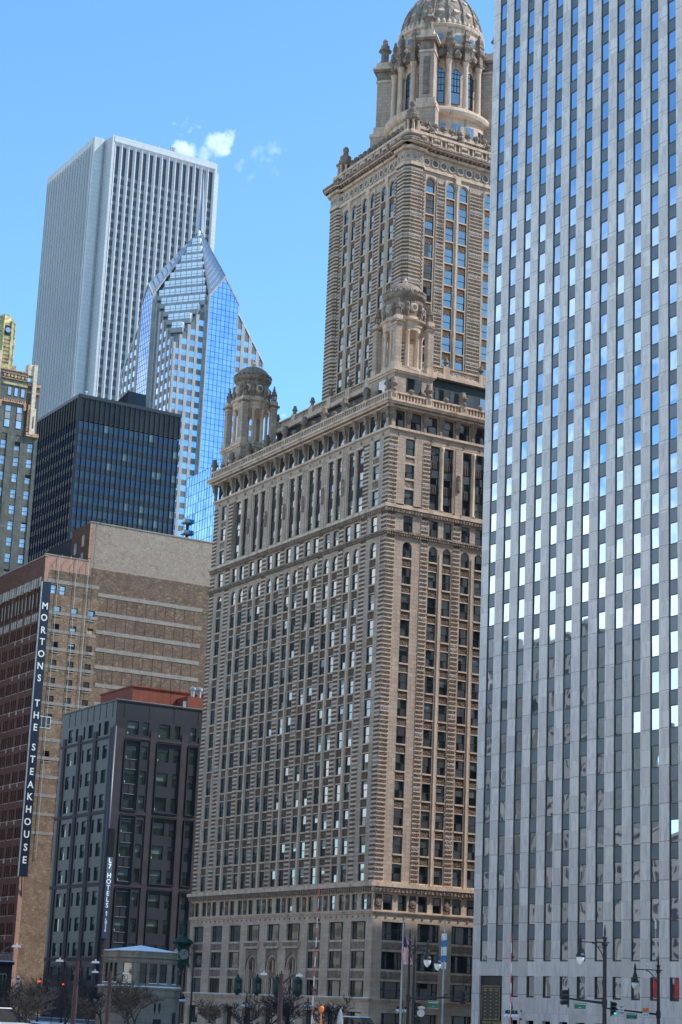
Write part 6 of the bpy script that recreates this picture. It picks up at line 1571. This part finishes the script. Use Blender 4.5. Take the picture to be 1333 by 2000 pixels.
# tall thin cobra lamp
root = thing('street_lamp', (232.9, -115.7, 0), 'thin grey street lamp pole right of the green corner clock', 'street lamp'); m = MB(); m.lathe(232.9, -115.7, [(.16, 0), (.09, 10.6), (.02, 10.8)], 'bronze_dark', 8); m.build('pole', root); m = MB(); o = Vector((232.9, -115.7, 10.3)); m.tube([o, o-VR*.6+Vector((0, 0, .3)), o-VR*1.0+Vector((0, 0, .25))], .05, 'bronze_dark', 5); m.box(o.x-.9, o.x-.5, o.y-.1, o.y+.1, 10.45, 10.6, 'bronze_dark'); m.build('arm', root)
m = MB(); m.lathe(218.0, -114.9, [(.14, 0), (.08, 4.6), (.02, 4.7)], 'aluminium_pole', 8); tag(m.build('thin_pole'), 'slim pale metal pole among the bare trees before the terracotta tower', 'pole')
m = MB(); m.lathe(164.2, -95.5, [(.07, 0), (.07, 3.0), (.2, 3.05), (.27, 3.2), (.27, 3.4), (.15, 3.6)], 'orange_paint', 10); tag(m.build('orange_beacon'), 'round orange beacon on a short post before the terracotta base', 'sign')
m = MB(); m.lathe(163.8, -97.4, [(.06, 0), (.06, 1.6), (.3, 1.65), (.32, 2.2), (.2, 3.0), (.03, 3.4)], 'aluminium_pole', 8); tag(m.build('folded_umbrella'), 'folded grey umbrella standing beside the orange beacon', 'umbrella')
m = MB(); m.tube([(223.2, -88.1, 0), (223.2, -88.1, 3.6)], .06, 'lamp_black', 6); F = Face((223.1, -88.1), VR[:2], (-VF)[:2]); F.box(m, -.55, .55, 2.5, 3.7, 0, .08, 'ad_green'); F.box(m, .1, .4, 2.8, 3.4, .08, .1, 'white_paint'); tag(m.build('green_sign'), 'bright green square sign low at far left among bare branches', 'sign')
# limp small flags far left
for x, y, lab, mt in ((236, -84.0, 'blue and white banner on a pole at the far left edge', 'flag_blue'), (228, -86.5, 'white banner hanging from a pole near the green sign', 'white_paint'), (240, -94.0, 'striped red and white flag hanging at far left before the dark facade', 'red_paint')):
    root = thing('banner_pole', (x, y, 0), lab, 'flag'); m = MB(); m.lathe(x, y, [(.07, 0), (.05, 6.4)], 'aluminium_pole', 6); m.build('pole', root); m = MB(); o = Vector((x, y, 0))
    for j in range(8): m.hexa([o+VR*a+VF*b+Vector((0, 0, z)) for z in (5.9-j*.28-.28, 5.9-j*.28) for a, b in ((.05, 0), (.35+.05*(j % 3), .1), (.35+.05*(j % 3), .14), (.05, .04))], mt if j % 2 else 'white_paint')
    m.build('cloth', root)

# ================= bare trees =================
def bare_tree(x, y, h, label, seed, spread=1.):
    rr = random.Random(seed); root = thing('bare_tree', (x, y, 0), label, 'tree', 'leafless trees by the river'); m = MB(); c = MB()
    def grow(p, d, L, r, depth, mb):
        n = 3; pts = [p]; q = p.copy(); dd = d.copy()
        for i in range(n):
            dd = (dd+Vector((rr.uniform(-.18, .18), rr.uniform(-.18, .18), rr.uniform(-.02, .12)))).normalized(); q = q+dd*L/n; pts.append(q.copy())
        mb.tube(pts, [r*(1-.45*i/n) for i in range(n+1)], 'bark', 5 if depth < 2 else 3)
        if depth >= 6: return
        for k in range(3 if depth != 1 else 4):
            t = rr.uniform(.45, 1.); b = pts[min(n, int(t*n)+0)] if k else pts[-1]
            ang = rr.uniform(0, 2*math.pi); sp = rr.uniform(.45, 1.15)*spread; nd = (dd+Vector((math.cos(ang)*sp, math.sin(ang)*sp, rr.uniform(-.35, .3)))).normalized()
            grow(b, nd, L*rr.uniform(.62, .85), max(.019, r*.62), depth+1, c)
    grow(Vector((x, y, 0)), Vector((0, 0, 1)), h*.30, .15*h/8, 0, m)
    m.build('trunk', root); c.build('crown', root)
TR_ = [(186.0, -70.5, 7.6, 'leafless tree behind the far left tree near the red light'), (180.0, -83.0, 6.4, 'leafless tree filling the gap before the bridge house wall'), (201.0, -80.0, 8.2, 'tall leafless tree behind the tallest maroon lamp post'), (170.0, -68.0, 6.0, 'low leafless tree at the far left in front of the white van'), (172.5, -79.0, 6.8, 'leafless tree between the two left maroon lamp posts'), (196.0, -90.0, 7.6, 'tall leafless tree tucked behind the left side of the bridge house'), (168.5, -86.5, 5.2, 'short leafless tree left of the slim pale pole'), (176.4, -70.7, 6.6, 'leafless tree at the far left bottom corner'), (184.3, -77.7, 7.4, 'wide leafless tree between the green sign and the maroon post'), (176.0, -76.5, 6.2, 'leafless tree right behind the maroon twin-arm lamp post'), (190.5, -84.5, 7.2, 'leafless tree just left of the bridge house'),
       (195.0, -74.0, 6.6, 'leafless tree far back behind the left trees'), (176.9, -93.4, 6.0, 'smaller leafless tree before the left windows of the terracotta base'), (187.7, -104.8, 7.3, 'leafless tree in front of the arched portals'), (181.0, -99.0, 6.6, 'leafless tree left of the middle maroon lamp post'), (186.0, -109.0, 6.0, 'leafless tree right of the arched portals')]
for i, (x, y, h, l) in enumerate(TR_): bare_tree(x, y, h, l, 30+i)

# ================= low annex, vehicles =================
def annex():
    root = thing('low_building', (352, -131, 0), 'low dark two storey frontage with fenced snowy roof terrace at lower left', 'building'); f = W_face(342, -120.5); m = MB()
    f.box(m, 5.6, 12.5, 0, 9.0, -20, 0, 'cladding_dark'); f.box(m, 5.2, 12.7, 8.9, 9.4, -20, .4, 'steel_black'); f.box(m, 5.4, 12.7, 9.4, 9.6, -20, .2, 'snow'); m.build('wall', root)
    for u in (7.6, 9.9):
        m = MB(); f.box(m, u, u+1.6, 3.8, 7.3, 0, .05, 'stone_pale'); f.box(m, u+.25, u+.75, 4.0, 7.1, .05, .08, 'glass_old'); f.box(m, u+.9, u+1.4, 4.0, 7.1, .05, .08, 'glass_old'); m.build('window', root)
    m = MB(); f.box(m, 5.5, 12.6, 3.0, 3.4, 0, .8, 'steel_black'); m.build('awning', root); m = MB()
    for k in range(28): u = 5.5+k*.26; f.box(m, u, u+.05, 9.6, 11.0, .1, .15, 'galvanised')
    f.box(m, 5.4, 12.7, 11.0, 11.08, .08, .17, 'galvanised'); m.build('railing', root)
    m = MB(); f.box(m, 1.5, 4.8, 0, 12, -20, .4, 'stone_pale'); f.box(m, 2.0, 2.9, 3, 10, .4, .45, 'core_dark'); m.build('stone_pier', root)
annex()
def car(x, y, label, col, ang=0., sc_=1., van=False):
    root = thing('parked_car', (x, y, 0), label, 'car', 'vehicles on the street'); ca, sa = math.cos(ang), math.sin(ang)
    def T(a, b, z): return (x+(a*ca-b*sa)*sc_, y+(a*sa+b*ca)*sc_, z*sc_)
    def loft(m, secs, mt):     # secs: (x, halfwidth, z0, z1)
        for (a, w, z0, z1), (a2, w2, y0, y1) in zip(secs, secs[1:]):
            m.hexa([T(a, -w, z0), T(a2, -w2, y0), T(a2, w2, y0), T(a, w, z0), T(a, -w*.96, z1), T(a2, -w2*.96, y1), T(a2, w2*.96, y1), T(a, w*.96, z1)], mt)
    H = 1.95 if van else 1.45; m = MB(); loft(m, [(-2.3, .75, .45, .8), (-2.15, .85, .3, .92), (-1.2, .9, .28, 1.0), (1.4, .9, .28, 1.0), (2.2, .86, .32, .95), (2.35, .75, .45, .85)], col); body = m.build('body', root)
    m = MB(); P = T; m.hexa([T(-1.3, -.82, .98), T(1.9, -.82, .98), T(1.9, .82, .98), T(-1.3, .82, .98), T(-.5, -.66, H), T(1.6, -.66, H), T(1.6, .66, H), T(-.5, .66, H)], 'glass_car'); m.build('windows', root)
    m = MB(); m.hexa([T(-.55, -.68, H), T(1.62, -.68, H), T(1.62, .68, H), T(-.55, .68, H), T(-.45, -.6, H+.07), T(1.5, -.6, H+.07), T(1.5, .6, H+.07), T(-.45, .6, H+.07)], col); m.build('roof', root)
    m = MB()
    for a in (-1.4, 1.4):
        for b in (-.86, .86):
            w = MB(); w.tube([T(a, b-.1, .33), T(a, b+.1, .33)], .33*sc_, 'tyre', 14); w.tube([T(a, b-.12, .33), T(a, b+.12, .33)], .18*sc_, 'galvanised', 10); w.build('wheel', root)
    for b in (-.6, .6): w = MB(); w.tube([T(-2.3, b, .7), T(-2.36, b, .7)], .12*sc_, 'lamp_globe', 8); w.build('headlight', root)
car(158.0, -61.0, 'white and dark van at the bottom left corner', 'car_white', 1.1, 1.15, True)
car(173.5, -68.2, 'dark car behind the white van at bottom left', 'car_dark', .9)
car(238.0, -93.0, 'white car low behind the leafless trees at left', 'car_white', 1.2)
car(170.9, -103.9, 'white vehicle at the bottom edge left of the flagpoles', 'car_white', .4, 1.35, True)

# ================= small white cloud behind the granite tower =================
def cloud():
    P = [(2365.8, -1078.4, 1214.1, [(0.0, 0.0, 12.3), (15.2, -4.3, 12.3), (32.4, -5.3, 12.3), (44.1, 12.1, 13.2), (54.9, 19.5, 12.4), (66.4, 15.5, 10.6), (57.3, 3.4, 12.3)]), (2326.7, -1160.3, 1201.3, [(0.0, 0.0, 10.5), (18.0, 13.6, 12.3), (33.6, 2.4, 12.3), (44.0, 19.5, 10.6), (49.6, -16.8, 7.9), (12.5, -23.5, 7.0), (-4.8, -8.5, 7.9), (47.2, 32.0, 5.3)]), (2293.6, -1224.4, 799.8, [(0.0, 0.0, 11.7), (10.9, -1.7, 10.0), (5.0, 15.5, 5.0)])]
    labs = ('small bright white cloud right of the white granite tower top', 'faint wispy cloud trailing right of the small white cloud', 'low white cloud peeping behind the far turret')
    for i, (x, y, z, a) in enumerate(P):
        m, nt, b = nmat('cloud_vapour'); nt.nodes.remove(b); out = [n for n in nt.nodes if n.type == 'OUTPUT_MATERIAL'][0]
        v = nt.nodes.new('ShaderNodeVolumePrincipled'); v.inputs['Color'].default_value = (1, 1, 1, 1); v.inputs['Anisotropy'].default_value = 0
        p = pos(nt); tot = None; o = Vector((x, y, z)); lo, hi = Vector((1e9,)*3), Vector((-1e9,)*3)
        for dx, dz, s in a:
            c = o+VR*dx+Vector((0, 0, dz)); s *= 1.5
            for k in range(3): lo[k] = min(lo[k], c[k]-s); hi[k] = max(hi[k], c[k]+s)
            d = nt.nodes.new('ShaderNodeVectorMath'); d.operation = 'DISTANCE'; nt.links.new(p, d.inputs[0]); d.inputs[1].default_value = c
            t = mrange(nt, d.outputs['Value'], 0, s, 1, 0); tot = t if tot is None else math2(nt, 'MAXIMUM', tot, t)
        n = noise(nt, p, .045 if i != 1 else .06, 7, .62)
        h = math2(nt, 'ADD', tot, math2(nt, 'MULTIPLY', math2(nt, 'SUBTRACT', n, .5), 2.3 if i != 1 else 3.6))
        den = mrange(nt, h, .28 if i != 1 else .5, .75 if i != 1 else 1.3, 0, (.09, .022, .07)[i]); nt.links.new(den, v.inputs['Density']); nt.links.new(v.outputs[0], out.inputs['Volume'])
        b_ = MB(); b_.box(lo.x, hi.x, lo.y, hi.y, lo.z, hi.z, 'cloud_vapour'); ob = b_.build('cloud'); ob.data.materials[0] = m
        tag(ob, labs[i], 'cloud', kind='stuff')
cloud()

# ================= unseen blocks for window reflections, white ones added to bounce warm light =================
def far_block(name, x0, x1, y0, y1, h, mat, label, px, pz):
    root = thing(name, ((x0+x1)/2, (y0+y1)/2, 0), label, 'building'); b = MB(); b.box(x0, x1, y0, y1, 0, h, mat); b.box(x0-.5, x1+.5, y0-.6, y1, h, h+1.2, mat); b.build('wall', root); m = MB()
    nx = int((x1-x0-2)/px); nz = int((h-6)/pz)
    for i in range(nx):
        for j in range(nz): m.box(x0+1.5+i*px, x0+1.5+i*px+px*(.3 if mat == 'bounce_cream' else .5), y0-.03, y0, 6+j*pz, 6+j*pz+pz*.55, 'core_dark')
    tag(m.build('window', root), kind='stuff')
far_block('low_block', 300, 364, 6, 30, 44, 'brick_concrete', 'low grey block across the river, seen only in reflections', 3.2, 4)
far_block('stone_block', 368, 384, 8, 30, 72, 'bridge_stone', 'narrow weathered stone block across the river, seen only in reflections', 3.2, 4)
far_block('stone_block', 402, 419, 4, 30, 84, 'bridge_stone', 'second weathered stone block across the river, seen only in reflections', 3.2, 4)
far_block('cream_block', 420, 433, 10, 30, 104, 'stone_pale', 'slim cream stone block across the river, seen only in reflections', 3.2, 4)
far_block('stone_block', 434, 452, 2, 30, 78, 'bridge_stone', 'easternmost weathered stone block across the river, seen only in reflections', 3.2, 4)
far_block('low_block', 456, 531, 2, 30, 34, 'brick_concrete', 'long low block across the river, seen only in reflections', 3.2, 4)
far_block('grey_block', 385, 401, 14, 36, 99, 'brick_concrete', 'tall grey office block across the river, seen only in reflections', 3.6, 4)
far_block('dark_block', 532, 660, 0, 22, 128, 'cladding_grey', 'dark grey slab across the river, seen only in reflections', 3, 3.6)
far_block('brick_block', 40, 122, -205, -141, 62, 'brick_concrete', 'unseen tan block added across the side street for window reflections', 3.4, 4)  # added so the bridge house windows mirror a wall, not bright horizon
far_block('brick_block', -420, -330, -140, 60, 70, 'brick_common', 'brown brick block behind the viewer, seen only in reflections', 3.4, 4)
far_block('cream_block', -60, 60, 40, 80, 95, 'bounce_cream', 'unseen white block added straight behind the viewer to bounce light', 3.4, 4)  # this white row is added to throw warm light onto north faces
far_block('cream_block', 75, 180, 36, 80, 85, 'bounce_cream', 'unseen white block added to the north east to bounce light', 3.4, 4)
far_block('cream_block', 195, 290, 34, 80, 70, 'bounce_cream', 'unseen low white block added on the river bank to bounce light', 3.4, 4)
far_block('cream_block', -260, -80, 50, 100, 110, 'bounce_cream', 'unseen tall white block added to the north west to bounce light', 3.4, 4)
